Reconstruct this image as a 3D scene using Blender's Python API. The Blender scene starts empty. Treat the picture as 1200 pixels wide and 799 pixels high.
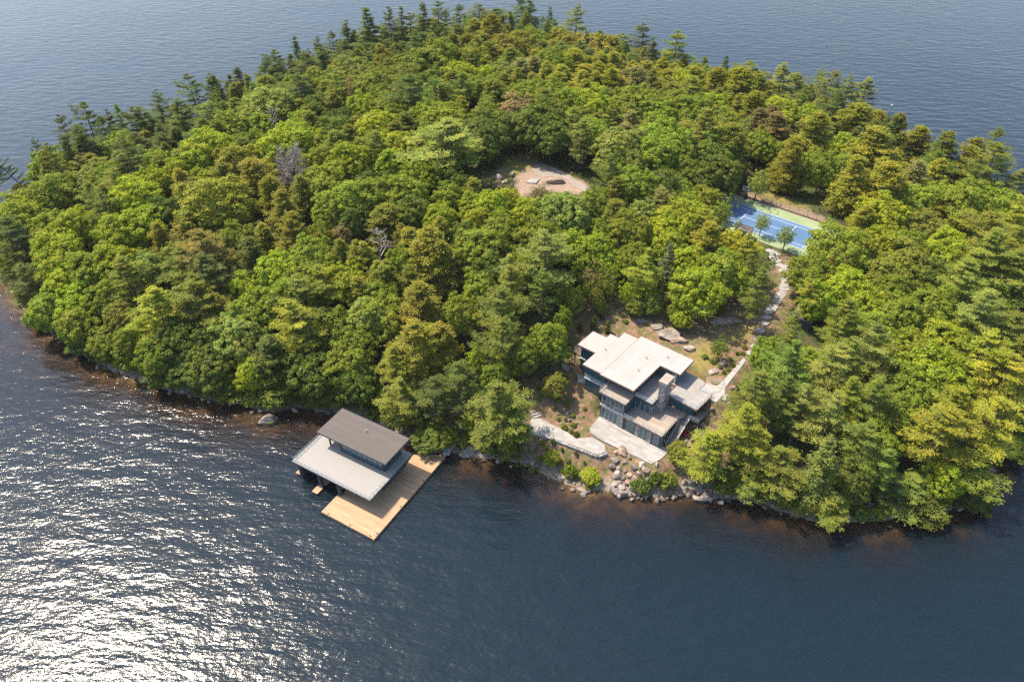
import bpy, bmesh, math, random
import numpy as np
from mathutils import Vector, Matrix, noise as mnoise

random.seed(7)
rng = np.random.default_rng(11)
R = math.radians
scene = bpy.context.scene

# ------------------------------------------------------------------ camera
FPX, PITCH, CAM_H = 870.0, R(39.0), 108.0          # focal length in pixels of a 1200 px wide frame
cam_data = bpy.data.cameras.new('camera')
cam_data.sensor_width = 36.0
cam_data.lens = FPX / 1200.0 * 36.0
cam_data.clip_start = 1.0
cam_data.clip_end = 20000.0
cam = bpy.data.objects.new('camera', cam_data)
cam.location = (0, 0, CAM_H)
cam.rotation_euler = (R(90) - PITCH, 0, 0)
scene.collection.objects.link(cam)
scene.camera = cam

# ------------------------------------------------------------------ sky, sun, exposure
TO_SUN = Vector((-0.52, 0.315, 1.0)).normalized()
SUN_EL = math.asin(TO_SUN.z)
world = bpy.data.worlds.new('World')
scene.world = world
world.use_nodes = True
wn = world.node_tree
wn.nodes.clear()
sky = wn.nodes.new('ShaderNodeTexSky')
sky.sky_type = 'NISHITA'
sky.sun_disc = False
sky.sun_elevation = SUN_EL
sky.sun_rotation = math.atan2(TO_SUN.x, TO_SUN.y)
sky.altitude = 250.0
sky.air_density = 1.0
sky.dust_density = 2.0
sky.ozone_density = 1.0
bg = wn.nodes.new('ShaderNodeBackground')
bg.inputs['Strength'].default_value = 0.14
wo = wn.nodes.new('ShaderNodeOutputWorld')
wn.links.new(sky.outputs[0], bg.inputs['Color'])
wn.links.new(bg.outputs[0], wo.inputs['Surface'])
sun_data = bpy.data.lights.new('sun', 'SUN')
sun_data.energy = 4.0
sun_data.angle = R(0.5)
sun_data.color = (1.0, 0.87, 0.70)
sun = bpy.data.objects.new('sun', sun_data)
sun.rotation_euler = TO_SUN.to_track_quat('Z', 'Y').to_euler()
sun.location = (-200, 150, 400)
scene.collection.objects.link(sun)
scene.view_settings.view_transform = 'Standard'
scene.view_settings.look = 'None'
scene.view_settings.exposure = 1.15
scene.view_settings.gamma = 1.0
scene.view_settings.use_curve_mapping = False
cy_ = scene.cycles
cy_.use_denoising = False
cy_.denoiser = 'OPENIMAGEDENOISE'
cy_.denoising_input_passes = 'RGB_ALBEDO_NORMAL'
cy_.max_bounces = 6
cy_.diffuse_bounces = 3
cy_.glossy_bounces = 2
cy_.transmission_bounces = 4
cy_.transparent_max_bounces = 12
cy_.volume_bounces = 0
cy_.use_adaptive_sampling = False
cy_.sample_clamp_direct = 0.0
cy_.sample_clamp_indirect = 4.0
cy_.caustics_reflective = False
cy_.caustics_refractive = False

HAZE = 0.00005                                     # thickness of the air, per metre

# ------------------------------------------------------------------ geometry of the view -> places on the ground
CX, CY = 600.0, 399.5
sT, cT = math.sin(PITCH), math.cos(PITCH)
def px(u, v, z=0.0):
    x = (u - CX) / FPX; y = (v - CY) / FPX
    d = sT + y * cT
    k = (CAM_H - z) / d
    return np.array([x * k, (cT - y * sT) * k])
def slant(X, Y, Z):
    return math.sqrt(X * X + Y * Y + (CAM_H - Z) ** 2)

class Frame:
    """a local plan: a to the right, b to the back"""
    def __init__(s, o, ang):
        s.o = np.array(o); s.ang = ang
        t = math.radians(ang)
        s.b = np.array([math.cos(t), math.sin(t)]); s.a = np.array([s.b[1], -s.b[0]])
        s.rot = t - math.pi / 2
    def w(s, a, b): return s.o + a * s.a + b * s.b
    def l(s, p): p = np.asarray(p) - s.o; return np.array([p @ s.a, p @ s.b])
HOUSE = Frame((27.95, 96.78), 51.0)
BOAT = Frame((-23.88, 78.22), 59.93)
_q, _p, _r = px(840 + 300/7.5, 200 + 352/7.5, 10.5), px(840 + 697/7.5, 200 + 488/7.5, 10.5), px(840 + 178/7.5, 200 + 457/7.5, 10.5)
_d1 = (_p - _q) / np.linalg.norm(_p - _q)
COURT_ANG = math.degrees(math.atan2(_d1[1], _d1[0])) + 90.0
COURT = Frame((0, 0), COURT_ANG)
COURT.o = (_q + _p) / 2 - COURT.b * 4.115         # centre of the court
COURT_Z = 10.5

# ------------------------------------------------------------------ shoreline
NEAR = [(-30,292),(-12,308),(6,331),(24,358),(50,384),(82,406),(120,430),(150,441),(180,452),(215,462),(250,470),(290,477),(322,484),
        (350,476),(385,484),(425,488),(455,503),(480,520),(505,532),(524,528),(548,535),(575,539),(600,540),(625,550),(645,560),(662,567),
        (687,580),(700,575),(722,578),(750,580),(777,582),(805,576),(827,582),(852,585),(880,588),(910,597),(934,606),
        (965,612),(1000,611),(1030,612),(1055,606),(1078,601),(1126,595),(1150,576),(1163,546),(1189,526),(1198,492),(1215,450)]
FAR = [(1260,330),(1262,270),(1225,228),(1180,195),(1120,165),(1060,142),(1010,118),(950,90),(860,72),(750,48),(660,26),(580,14),(500,20),
       (400,45),(300,74),(200,112),(100,148),(30,186),(-8,228),(-32,275)]
shore = [px(u, v, 0) for u, v in NEAR]
def _out(p, k):
    c = np.array([10.0, 185.0]); d = p - c
    return p + d / np.linalg.norm(d) * k
shore += [_out(px(u, v, 17.0), 3.0) for u, v in FAR]
shore = np.array(shore)
# rounder, with small coves
def chaikin(P, n=1):
    for _ in range(n):
        Q = np.roll(P, -1, 0)
        P = np.stack([0.75 * P + 0.25 * Q, 0.25 * P + 0.75 * Q], 1).reshape(-1, 2)
    return P
SHORE = chaikin(shore, 1)

def poly_dist(P, poly):
    """signed distance, positive inside; P (n,2)"""
    A = poly; B = np.roll(poly, -1, 0)
    best = np.full(len(P), 1e9); inside = np.zeros(len(P), bool)
    for a, b in zip(A, B):
        ab = b - a
        t = np.clip(((P - a) @ ab) / (ab @ ab + 1e-12), 0, 1)
        d = np.linalg.norm(P - a - t[:, None] * ab, axis=1)
        best = np.minimum(best, d)
        c = ((a[1] > P[:, 1]) != (b[1] > P[:, 1]))
        with np.errstate(divide='ignore', invalid='ignore'):
            xi = (b[0] - a[0]) * (P[:, 1] - a[1]) / (b[1] - a[1] + 1e-15) + a[0]
        inside ^= c & (P[:, 0] < xi)
    return np.where(inside, best, -best)

def vnoise(P, s, seed=0):
    """smooth value noise on (n,2) points, about -1..1"""
    q = P / s + seed * 17.31
    i = np.floor(q).astype(int); f = q - i; f = f * f * (3 - 2 * f)
    def h(a, b):
        n = (a * 374761393 + b * 668265263 + seed * 974634) & 0x7fffffff
        n = ((n ^ (n >> 13)) * 1274126177) & 0x7fffffff
        return ((n ^ (n >> 16)) % 10007) / 10007.0 * 2 - 1
    x, y = i[:, 0], i[:, 1]
    return (h(x, y) * (1 - f[:, 0]) + h(x + 1, y) * f[:, 0]) * (1 - f[:, 1]) + (h(x, y + 1) * (1 - f[:, 0]) + h(x + 1, y + 1) * f[:, 0]) * f[:, 1]

# ------------------------------------------------------------------ heights: thin plate spline through known levels
ctrl = [(p[0], p[1], 0.0) for p in SHORE[::2]]
for u, v, z in [(250,330,10),(150,250,9),(100,330,6),(60,260,5),(400,250,14),(320,180,12),(500,150,16),(600,90,14),(480,70,11),(750,150,14),
                (900,170,10),(860,130,9),(1050,250,9),(1130,300,7),(1100,400,7),(1000,450,6.5),(1010,530,3.5),(1100,500,4),(940,360,9.8),(700,300,13.5),(560,350,11),(480,400,7),
                (400,400,6.5),(300,420,4.5),(200,390,4.5),(860,385,10.0),(645,210,17),(780,240,12.5),(620,460,6.0),(560,470,4.0),
                (880,470,7.5),(900,540,3.6),(1150,450,4)]:
    p = px(u, v, z); ctrl.append((p[0], p[1], z))
for a, b, z in [(-13,-7,2.4),(-5,-7,2.2),(3,-3,2.8),(4,3,3.6),(5,8,6.0),(6,14,9.4),(1,18,9.7),(-8,19,9.9),(-16,19,9.4),(-25,14,7.8),(-28,7,6.3),(-22,1,4.9),(-17,-2,3.9)]:
    p = HOUSE.w(a, b); ctrl.append((p[0], p[1], z))
for a, b in [(-17,-8),(17,-8),(17,8),(-17,8)]:
    p = COURT.w(a, b); ctrl.append((p[0], p[1], COURT_Z))
ctrl = np.array(ctrl)
def _U(r2): return np.where(r2 > 1e-9, 0.5 * r2 * np.log(np.maximum(r2, 1e-9)), 0)
_n = len(ctrl); _S = 50.0
_c = ctrl[:, :2] / _S
_K = _U(((_c[:, None] - _c[None]) ** 2).sum(-1)) + 0.002 * np.eye(_n)
_Pm = np.hstack([np.ones((_n, 1)), _c])
_A = np.vstack([np.hstack([_K, _Pm]), np.hstack([_Pm.T, np.zeros((3, 3))])])
_W = np.linalg.solve(_A, np.concatenate([ctrl[:, 2], np.zeros(3)]))
def tps(P):
    q = P / _S
    return _U(((q[:, None] - _c[None]) ** 2).sum(-1)) @ _W[:_n] + _W[_n] + q @ _W[_n + 1:]

def fpoly(fr, pts): return np.array([fr.w(a, b) for a, b in pts])
def rect(a0, a1, b0, b1): return [(a0, b0), (a1, b0), (a1, b1), (a0, b1)]
def pxpoly(pts, z, m=None): return np.array([px(*(m(*p) if m else p), z) for p in pts])
z2 = lambda x, y: (320 + x/4.204, 450 + y/4.204)
z5 = lambda x, y: (560 + x/4., 440 + y/4.)
z7 = lambda x, y: (700 + x/4.615, 330 + y/4.615)
z8 = lambda x, y: (840 + x/7.5, 200 + y/7.5)
WALK = [(235,262),(250,205),(290,200),(420,268),(460,298),(535,290),(592,322),(600,356),(562,372),(430,322),(330,285)]
z9 = lambda x, y: (540 + x/6., 160 + y/6.)
CLEAR_PAD = pxpoly([(495,232),(550,190),(640,215),(760,270),(890,355),(870,392),(800,350),(735,302),(660,280),(570,290)], 17.0, z9)
PADS = [  # polygon, level, falloff
    (fpoly(HOUSE, rect(-0.8, 3.2, 2.0, 8.0)), 3.4, 1.5),
    (fpoly(HOUSE, rect(-19.5, -13.5, 2.2, 13.0)), 5.7, 1.6),
    (fpoly(HOUSE, rect(-24.0, -19.0, 6.6, 12.0)), 5.7, 1.6),
    (fpoly(HOUSE, rect(-13.5, 0.2, 9.0, 16.0)), 6.3, 1.2),
    (fpoly(HOUSE, rect(-0.2, 3.2, 8.0, 12.0)), 5.0, 1.5),
    (fpoly(HOUSE, rect(1.2, 7.0, 13.2, 16.5)), 9.6, 1.5),
    (fpoly(HOUSE, rect(-14.2, 0.4, -5.6, 9.2)), 3.2, 1.6),
    (fpoly(HOUSE, rect(-14.4, 2.2, -5.0, 0.5)), 3.32, 1.8),
    (pxpoly(WALK, 3.2, z5), 3.05, 2.6),
    (pxpoly([(562,577),(590,556),(650,562),(702,512),(790,410),(806,424),(770,472),(692,572),(690,602),(642,652),(622,640)], 9.9, z7), 9.8, 1.6),
    (fpoly(COURT, rect(-17.0, 17.0, -9.0, 10.8)), COURT_Z - 0.06, 3.0),
    (CLEAR_PAD, 17.0, 4.0),
]
def SLOPE(P): return np.where((P[:, 0] < -32) & (P[:, 1] < 175), 0.125, 0.17)
def height(P):
    P = np.atleast_2d(np.asarray(P, float))
    d = poly_dist(P, SHORE)
    t = np.maximum(tps(P), 0.7) + 0.45 * vnoise(P, 9.0, 1) + 0.22 * vnoise(P, 3.5, 2)
    s = np.clip(d / 2.6, 0, 1) ** 0.75
    zin = s * np.maximum(t, 0.35)
    for poly, zp, fo in PADS:
        pd = poly_dist(P, poly)
        w = np.clip(1 + pd / fo, 0, 1); w = w * w * (3 - 2 * w)
        zin = zin * (1 - w) + zp * w
    zout = -np.minimum(7.0, 0.12 + SLOPE(P) * (-d) + 0.55 * np.maximum(0, vnoise(P, 6.0, 3)) * np.clip(-d / 3, 0, 1) + 0.12 * vnoise(P, 1.7, 4))
    return np.where(d > 0, zin, np.minimum(zout, -0.05)), d
def hz(x, y): return float(height([(x, y)])[0][0])

def mark(u, v):
    """the ground point seen at a place of the photograph (ray marched to the terrain)"""
    z = 5.0
    for _ in range(12):
        p = px(u, v, z); z = 0.5 * z + 0.5 * max(0.0, hz(*p))
    return p[0], p[1], z

# ------------------------------------------------------------------ tagging and building
def link(o): scene.collection.objects.link(o); return o
def tag(o, label=None, cat=None, group=None, kind=None):
    if label: o['label'] = label
    if cat: o['category'] = cat
    if group: o['group'] = group
    if kind: o['kind'] = kind
    return o
def empty(name, loc, rz=0.0):
    o = bpy.data.objects.new(name, None); link(o)
    o.location = loc; o.rotation_euler = (0, 0, rz); o.empty_display_size = 0.5
    return o

class MB:
    def __init__(s): s.v = []; s.f = []
    def quad(s, *p):
        i = len(s.v); s.v += [tuple(q) for q in p]; s.f.append(tuple(range(i, i + len(p)))); return s
    def box(s, x0, x1, y0, y1, z0, z1):
        i = len(s.v)
        s.v += [(x0,y0,z0),(x1,y0,z0),(x1,y1,z0),(x0,y1,z0),(x0,y0,z1),(x1,y0,z1),(x1,y1,z1),(x0,y1,z1)]
        s.f += [(i,i+3,i+2,i+1),(i+4,i+5,i+6,i+7),(i,i+1,i+5,i+4),(i+1,i+2,i+6,i+5),(i+2,i+3,i+7,i+6),(i+3,i,i+4,i+7)]
        return s
    def prism(s, poly, z0, z1):
        A = sum(poly[k][0] * poly[(k+1) % len(poly)][1] - poly[(k+1) % len(poly)][0] * poly[k][1] for k in range(len(poly)))
        if A < 0: poly = poly[::-1]
        n = len(poly); i = len(s.v)
        zz0 = z0 if hasattr(z0, '__len__') else [z0] * n
        zz1 = z1 if hasattr(z1, '__len__') else [z1] * n
        s.v += [(p[0], p[1], zz0[k]) for k, p in enumerate(poly)] + [(p[0], p[1], zz1[k]) for k, p in enumerate(poly)]
        s.f.append(tuple(range(i + n - 1, i - 1, -1))); s.f.append(tuple(range(i + n, i + 2 * n)))
        for k in range(n):
            j = (k + 1) % n
            s.f.append((i + k, i + j, i + n + j, i + n + k))
        return s
    def tube(s, p, q, r0, r1=None, n=6, cap=True):
        r1 = r0 if r1 is None else r1
        p = Vector(p); q = Vector(q); d = (q - p).normalized()
        u = d.orthogonal().normalized(); w = d.cross(u)
        i = len(s.v)
        for c, r in ((p, r0), (q, r1)):
            for k in range(n):
                t = 2 * math.pi * k / n
                s.v.append(tuple(c + u * (r * math.cos(t)) + w * (r * math.sin(t))))
        for k in range(n):
            j = (k + 1) % n
            s.f.append((i + k, i + j, i + n + j, i + n + k))
        if cap:
            s.f.append(tuple(range(i + n - 1, i - 1, -1))); s.f.append(tuple(range(i + n, i + 2 * n)))
        return s
    def mesh(s, name, m, smooth=False):
        me = bpy.data.meshes.new(name)
        me.from_pydata(s.v, [], s.f); me.update()
        if m: me.materials.append(m)
        if smooth: me.polygons.foreach_set('use_smooth', [True] * len(me.polygons))
        return me
    def build(s, name, m, parent=None, bevel=0.0, smooth=False):
        o = bpy.data.objects.new(name, s.mesh(name, m, smooth)); link(o)
        if parent: o.parent = parent
        if bevel:
            b = o.modifiers.new('bevel', 'BEVEL'); b.width = bevel; b.segments = 1; b.limit_method = 'ANGLE'
        return o

# ------------------------------------------------------------------ materials
class Mat:
    def __init__(s, name, rough=0.8, spec=0.3):
        s.m = bpy.data.materials.new(name); s.m.use_nodes = True
        s.t = s.m.node_tree; s.b = s.t.nodes['Principled BSDF']
        s.b.inputs['Roughness'].default_value = rough
        s.b.inputs['Specular IOR Level'].default_value = spec
        s.out = s.t.nodes['Material Output']
    def n(s, kind, **kw):
        nd = s.t.nodes.new('ShaderNode' + kind)
        for k, v in kw.items():
            if k in nd.inputs: nd.inputs[k].default_value = v
            else: setattr(nd, k, v)
        return nd
    def l(s, a, b): s.t.links.new(a, b)
    def coord(s, which='Object'):
        return s.n('TexCoord').outputs[which]
    def pos(s): return s.n('NewGeometry').outputs['Position']
    def noise(s, vec, scale, detail=4.0, rough=0.55):
        nd = s.n('TexNoise'); nd.inputs['Scale'].default_value = scale; nd.inputs['Detail'].default_value = detail; nd.inputs['Roughness'].default_value = rough
        s.l(vec, nd.inputs['Vector']); return nd.outputs['Fac']
    def ramp(s, fac, stops):
        nd = s.n('ValToRGB'); e = nd.color_ramp.elements
        while len(e) < len(stops): e.new(0.5)
        for el, (p, c) in zip(e, stops): el.position = p; el.color = (*c, 1) if len(c) == 3 else c
        s.l(fac, nd.inputs['Fac']); return nd.outputs['Color']
    def mix(s, fac, a, b, mode='MIX'):
        nd = s.n('Mix', data_type='RGBA', blend_type=mode)
        for sock, v in ((nd.inputs[0], fac), (nd.inputs[6], a), (nd.inputs[7], b)):
            if hasattr(v, 'is_output'): s.l(v, sock)
            elif isinstance(v, (int, float)): sock.default_value = v
            else: sock.default_value = (*v, 1)
        return nd.outputs[2]
    def math(s, op, a, b=0.0, c=None):
        nd = s.n('Math', operation=op)
        for k, v in enumerate((a, b) if c is None else (a, b, c)):
            if hasattr(v, 'is_output'): s.l(v, nd.inputs[k])
            else: nd.inputs[k].default_value = v
        return nd.outputs[0]
    def mapping(s, vec, scale=(1,1,1), rot=(0,0,0), loc=(0,0,0)):
        nd = s.n('Mapping'); nd.inputs['Scale'].default_value = scale; nd.inputs['Rotation'].default_value = rot; nd.inputs['Location'].default_value = loc
        s.l(vec, nd.inputs['Vector']); return nd.outputs[0]
    def color(s, c):
        if hasattr(c, 'is_output'): s.l(c, s.b.inputs['Base Color'])
        else: s.b.inputs['Base Color'].default_value = (*c, 1)
        return s
    def bump(s, h, strength=0.3, dist=0.05):
        nd = s.n('Bump', Strength=strength, Distance=dist); s.l(h, nd.inputs['Height']); s.l(nd.outputs[0], s.b.inputs['Normal']); return s
    def attr(s, name):
        return s.n('Attribute', attribute_name=name).outputs['Fac']

def mottled(name, c0, c1, scale=1.0, rough=0.8, spec=0.3, bump=0.0, detail=6.0):
    M = Mat(name, rough, spec); f = M.noise(M.coord(), scale, detail)
    M.color(M.ramp(f, [(0.3, c0), (0.7, c1)]))
    if bump: M.bump(M.noise(M.coord(), scale * 6, 4), bump, 0.03)
    return M.m
def planks(name, c0, c1, width, length, angle=0.0, gap=(0.02,0.02,0.02), rough=0.75, gapw=0.012, noise_amt=0.5):
    """boards or pavers laid in rows"""
    M = Mat(name, rough, 0.3)
    v = M.mapping(M.coord(), rot=(0, 0, angle))
    b = M.n('TexBrick'); M.l(v, b.inputs['Vector'])
    b.inputs['Color1'].default_value = (*c0, 1); b.inputs['Color2'].default_value = (*c1, 1); b.inputs['Mortar'].default_value = (*gap, 1)
    b.inputs['Scale'].default_value = 1.0; b.inputs['Mortar Size'].default_value = gapw; b.inputs['Mortar Smooth'].default_value = 0.2
    b.inputs['Brick Width'].default_value = length; b.inputs['Row Height'].default_value = width; b.inputs['Bias'].default_value = 0.0
    b.offset = 0.37
    f = M.noise(M.mapping(v, scale=(0.35, 2.2, 1)), 1.2, 6)
    M.color(M.mix(noise_amt, b.outputs['Color'], M.ramp(f, [(0.25, (0.45, 0.42, 0.40)), (0.75, (1, 1, 1))]), 'MULTIPLY'))
    return M.m

MAT = {}
MAT['roof_white'] = planks('roof_white', (0.335, 0.315, 0.295), (0.365, 0.345, 0.325), 1.9, 9.0, 1.5708, (0.27, 0.25, 0.235), 0.85, 0.02, 0.28)
MAT['roof_pale'] = planks('roof_pale', (0.262, 0.252, 0.236), (0.270, 0.260, 0.244), 0.55, 40.0, 0.0, (0.21, 0.206, 0.20), 0.6, 0.015, 0.15)
MAT['roof_brown'] = planks('roof_brown', (0.10, 0.088, 0.078), (0.115, 0.10, 0.09), 0.5, 40.0, 0.0, (0.08, 0.07, 0.063), 0.75, 0.02, 0.35)
MAT['deck_grey'] = planks('deck_grey', (0.27, 0.255, 0.24), (0.32, 0.30, 0.28), 0.6, 1.2, 0.0, (0.28, 0.26, 0.24), 0.85, 0.012, 0.35)
MAT['deck_tan'] = planks('deck_tan', (0.30, 0.25, 0.205), (0.37, 0.315, 0.26), 0.3, 4.0, 0.0, (0.22, 0.17, 0.13), 0.8, 0.012, 0.4)
MAT['paver'] = planks('paver', (0.27, 0.26, 0.245), (0.37, 0.36, 0.34), 0.62, 1.7, 0.0, (0.30, 0.28, 0.25), 0.85, 0.012, 0.4)
MAT['flag'] = planks('flag', (0.29, 0.28, 0.26), (0.38, 0.37, 0.345), 0.9, 1.3, 0.4, (0.26, 0.23, 0.2), 0.85, 0.02, 0.4)
MAT['fascia'] = mottled('fascia', (0.10, 0.075, 0.06), (0.14, 0.105, 0.085), 1.0, 0.6)
MAT['charcoal'] = mottled('charcoal', (0.028, 0.043, 0.056), (0.040, 0.058, 0.073), 1.5, 0.6)
MAT['boat_wall'] = planks('boat_wall', (0.042, 0.058, 0.072), (0.056, 0.075, 0.09), 0.2, 30, 0, (0.03, 0.035, 0.04), 0.6, 0.01, 0.3)
MAT['frame_light'] = mottled('frame_light', (0.44, 0.44, 0.43), (0.52, 0.52, 0.50), 2.0, 0.5)
MAT['frame_dark'] = mottled('frame_dark', (0.05, 0.045, 0.042), (0.07, 0.065, 0.06), 2.0, 0.5)
MAT['metal'] = mottled('metal', (0.30, 0.30, 0.30), (0.36, 0.36, 0.36), 2.0, 0.4)
MAT['dock'] = planks('dock', (0.36, 0.235, 0.13), (0.47, 0.325, 0.195), 0.19, 4.8, 0.0, (0.20, 0.12, 0.06), 0.7, 0.012, 0.35)
MAT['dock_side'] = mottled('dock_side', (0.16, 0.10, 0.06), (0.24, 0.16, 0.10), 2.0)
MAT['board_grey'] = planks('board_grey', (0.36, 0.36, 0.35), (0.48, 0.48, 0.46), 0.5, 5.0, 0.0, (0.15, 0.15, 0.15), 0.8, 0.03, 0.4)
g = Mat('window_glass', 0.04, 0.9); g.color((0.03, 0.092, 0.115)); MAT['glass'] = g.m
g = Mat('rail_glass', 0.05, 0.5); g.color((0.75, 0.85, 0.86)); g.b.inputs['Alpha'].default_value = 0.16; MAT['rail_glass'] = g.m
def stone_wall(name, cs, scale):
    M = Mat(name, 0.85, 0.3)
    v = M.mapping(M.coord(), scale=(1.0, 1.0, 2.2))
    vo = M.n('TexVoronoi'); vo.inputs['Scale'].default_value = scale; M.l(v, vo.inputs['Vector'])
    ve = M.n('TexVoronoi', feature='DISTANCE_TO_EDGE'); ve.inputs['Scale'].default_value = scale; M.l(v, ve.inputs['Vector'])
    sx = M.n('SeparateColor'); M.l(vo.outputs['Color'], sx.inputs[0])
    c = M.ramp(sx.outputs[0], cs)
    e = M.ramp(ve.outputs['Distance'], [(0.0, (0.35, 0.33, 0.31)), (0.09, (1, 1, 1))])
    M.color(M.mix(1.0, c, e, 'MULTIPLY')); M.bump(ve.outputs['Distance'], 0.6, 0.08)
    return M.m
MAT['stone'] = stone_wall('stone', [(0.0, (0.17, 0.165, 0.16)), (0.5, (0.30, 0.285, 0.265)), (1.0, (0.44, 0.42, 0.39))], 1.7)
def granite(name, c0, c1, c2):
    M = Mat(name, 0.85, 0.25)
    p = M.coord()
    oi = M.n('ObjectInfo')
    ad = M.n('VectorMath', operation='ADD'); M.l(p, ad.inputs[0])
    sc = M.n('VectorMath', operation='SCALE'); M.l(oi.outputs['Location'], sc.inputs[0]); sc.inputs['Scale'].default_value = 1.7
    M.l(sc.outputs[0], ad.inputs[1])
    f = M.noise(ad.outputs[0], 0.9, 8, 0.62)
    c = M.ramp(f, [(0.30, c0), (0.50, c1), (0.68, c2)])
    st = M.noise(M.mapping(ad.outputs[0], scale=(1, 1, 0.4)), 3.5, 6)
    c = M.mix(1.0, c, M.ramp(st, [(0.35, (0.72, 0.68, 0.64)), (0.6, (1, 1, 1))]), 'MULTIPLY')
    c = M.mix(1.0, c, oi.outputs['Color'], 'MULTIPLY')
    M.color(c); M.bump(M.noise(ad.outputs[0], 4.0, 8), 0.7, 0.12)
    return M.m
MAT['granite'] = granite('granite', (0.13, 0.115, 0.10), (0.28, 0.245, 0.215), (0.42, 0.37, 0.33))
MAT['bark'] = mottled('bark', (0.085, 0.065, 0.05), (0.16, 0.125, 0.10), 3.0, 0.9)
MAT['dead_wood'] = mottled('dead_wood', (0.24, 0.20, 0.18), (0.36, 0.31, 0.28), 3.0, 0.9)
MAT['white_paint'] = mottled('white_paint', (0.62, 0.62, 0.60), (0.70, 0.70, 0.68), 2.0, 0.7)
MAT['court_green'] = mottled('court_green', (0.185, 0.245, 0.125), (0.25, 0.305, 0.165), 0.22, 0.9)
MAT['court_blue'] = mottled('court_blue', (0.06, 0.125, 0.235), (0.082, 0.155, 0.27), 0.25, 0.85)
MAT['gravel'] = mottled('gravel', (0.22, 0.185, 0.155), (0.29, 0.25, 0.215), 1.2, 0.95)
MAT['red'] = mottled('red', (0.5, 0.06, 0.05), (0.6, 0.08, 0.07), 2.0, 0.5)
MAT['black'] = mottled('black', (0.018, 0.018, 0.018), (0.03, 0.03, 0.03), 2.0, 0.6)
MAT['pink'] = mottled('pink', (0.55, 0.05, 0.12), (0.75, 0.16, 0.25), 8.0, 0.7)
MAT['shed_roof'] = mottled('shed_roof', (0.15, 0.14, 0.135), (0.20, 0.19, 0.18), 0.8, 0.8)

def leaf_material():
    M = Mat('leaf', 0.6, 0.2)
    oi = M.n('ObjectInfo')
    t = M.attr('tint')
    var = M.ramp(t, [(0.0, (0.55, 0.66, 0.62)), (0.5, (1, 1, 1)), (1.0, (1.50, 1.34, 1.05))])
    c = M.mix(1.0, oi.outputs['Color'], var, 'MULTIPLY')
    c = M.mix(1.0, c, M.ramp(M.noise(M.coord(), 0.32, 3), [(0.3, (0.86, 0.98, 1.05)), (0.7, (1.14, 1.03, 0.92))]), 'MULTIPLY')
    M.t.nodes.remove(M.b)
    di = M.n('BsdfDiffuse'); M.l(c, di.inputs['Color'])
    tr = M.n('BsdfTranslucent'); M.l(M.mix(1.0, c, (1.0, 1.12, 0.55), 'MULTIPLY'), tr.inputs['Color'])
    gl = M.n('BsdfGlossy'); gl.inputs['Roughness'].default_value = 0.45; gl.inputs['Color'].default_value = (1, 1, 1, 1)
    m1 = M.n('MixShader'); m1.inputs[0].default_value = 0.36; M.l(di.outputs[0], m1.inputs[1]); M.l(tr.outputs[0], m1.inputs[2])
    m2 = M.n('MixShader'); m2.inputs[0].default_value = 0.008; M.l(m1.outputs[0], m2.inputs[1]); M.l(gl.outputs[0], m2.inputs[2])
    M.l(m2.outputs[0], M.out.inputs['Surface'])
    return M.m
MAT['leaf'] = leaf_material()
# ------------------------------------------------------------------ terrain (island and lake bed) and water
LAWN = pxpoly([(520,492),(498,402),(560,352),(640,338),(660,300),(740,262),(868,232),(872,280),(800,312),(722,332),(655,430),(604,484)], 9.8, z7)
BANK = pxpoly([(372,215),(470,186),(560,186),(680,236),(800,306),(822,348),(700,322),(560,272)], 10.8, z8)
BANK_SOIL = pxpoly([(190,200),(300,190),(560,262),(830,350),(1010,440),(1110,520),(1080,525),(700,395),(300,262)], 10.7, z8)
CLEAR_SOIL = pxpoly([(430,240),(530,185),(560,190),(880,330),(920,370),(840,400),(640,380),(520,360),(440,440),(400,400),(380,320)], 17.0, z9)
CLEAR_GRASS = pxpoly([(150,300),(280,230),(330,160),(430,120),(540,160),(520,240),(400,260),(260,330),(170,340)], 17.0, z9)
MULCH = pxpoly([(612,448),(650,440),(676,420),(664,396),(690,364),(760,366),(830,362),(884,360),(925,300),(935,345),(890,440),(862,470),(866,520),(812,556),(780,578),(700,572),(640,545),(606,505)], 6.0)
SHORE_SOIL = pxpoly([(430,478),(480,500),(520,520),(515,540),(480,530),(420,490)], 1.0)

def lines(lo, hi, step, far):
    a = list(np.arange(lo, hi + 1e-6, step)); s = step
    while a[-1] < far: s *= 1.35; a.append(a[-1] + s)
    s = step
    while a[0] > -far: s *= 1.35; a.insert(0, a[0] - s)
    return np.array(a)
def sheet(name, xs, ys, zf, mat, attrs, kind='structure', smooth=True):
    X, Y = np.meshgrid(xs, ys); P = np.stack([X.ravel(), Y.ravel()], 1)
    z, at = zf(P)
    nx, ny = len(xs), len(ys)
    me = bpy.data.meshes.new(name)
    me.vertices.add(len(P)); me.vertices.foreach_set('co', np.column_stack([P, z]).astype(np.float32).ravel())
    i = (np.arange(ny - 1)[:, None] * nx + np.arange(nx - 1)[None]).ravel()
    F = np.stack([i, i + 1, i + nx + 1, i + nx], 1)
    me.loops.add(F.size); me.loops.foreach_set('vertex_index', F.ravel().astype(np.int32))
    me.polygons.add(len(F)); me.polygons.foreach_set('loop_start', (np.arange(len(F)) * 4).astype(np.int32))
    me.update(calc_edges=True)
    me.polygons.foreach_set('use_smooth', [smooth] * len(F))
    for k, v in at.items():
        me.attributes.new(k, 'FLOAT', 'POINT').data.foreach_set('value', v.astype(np.float32))
    me.materials.append(mat)
    o = bpy.data.objects.new(name, me); link(o); tag(o, kind=kind)
    return o

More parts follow.
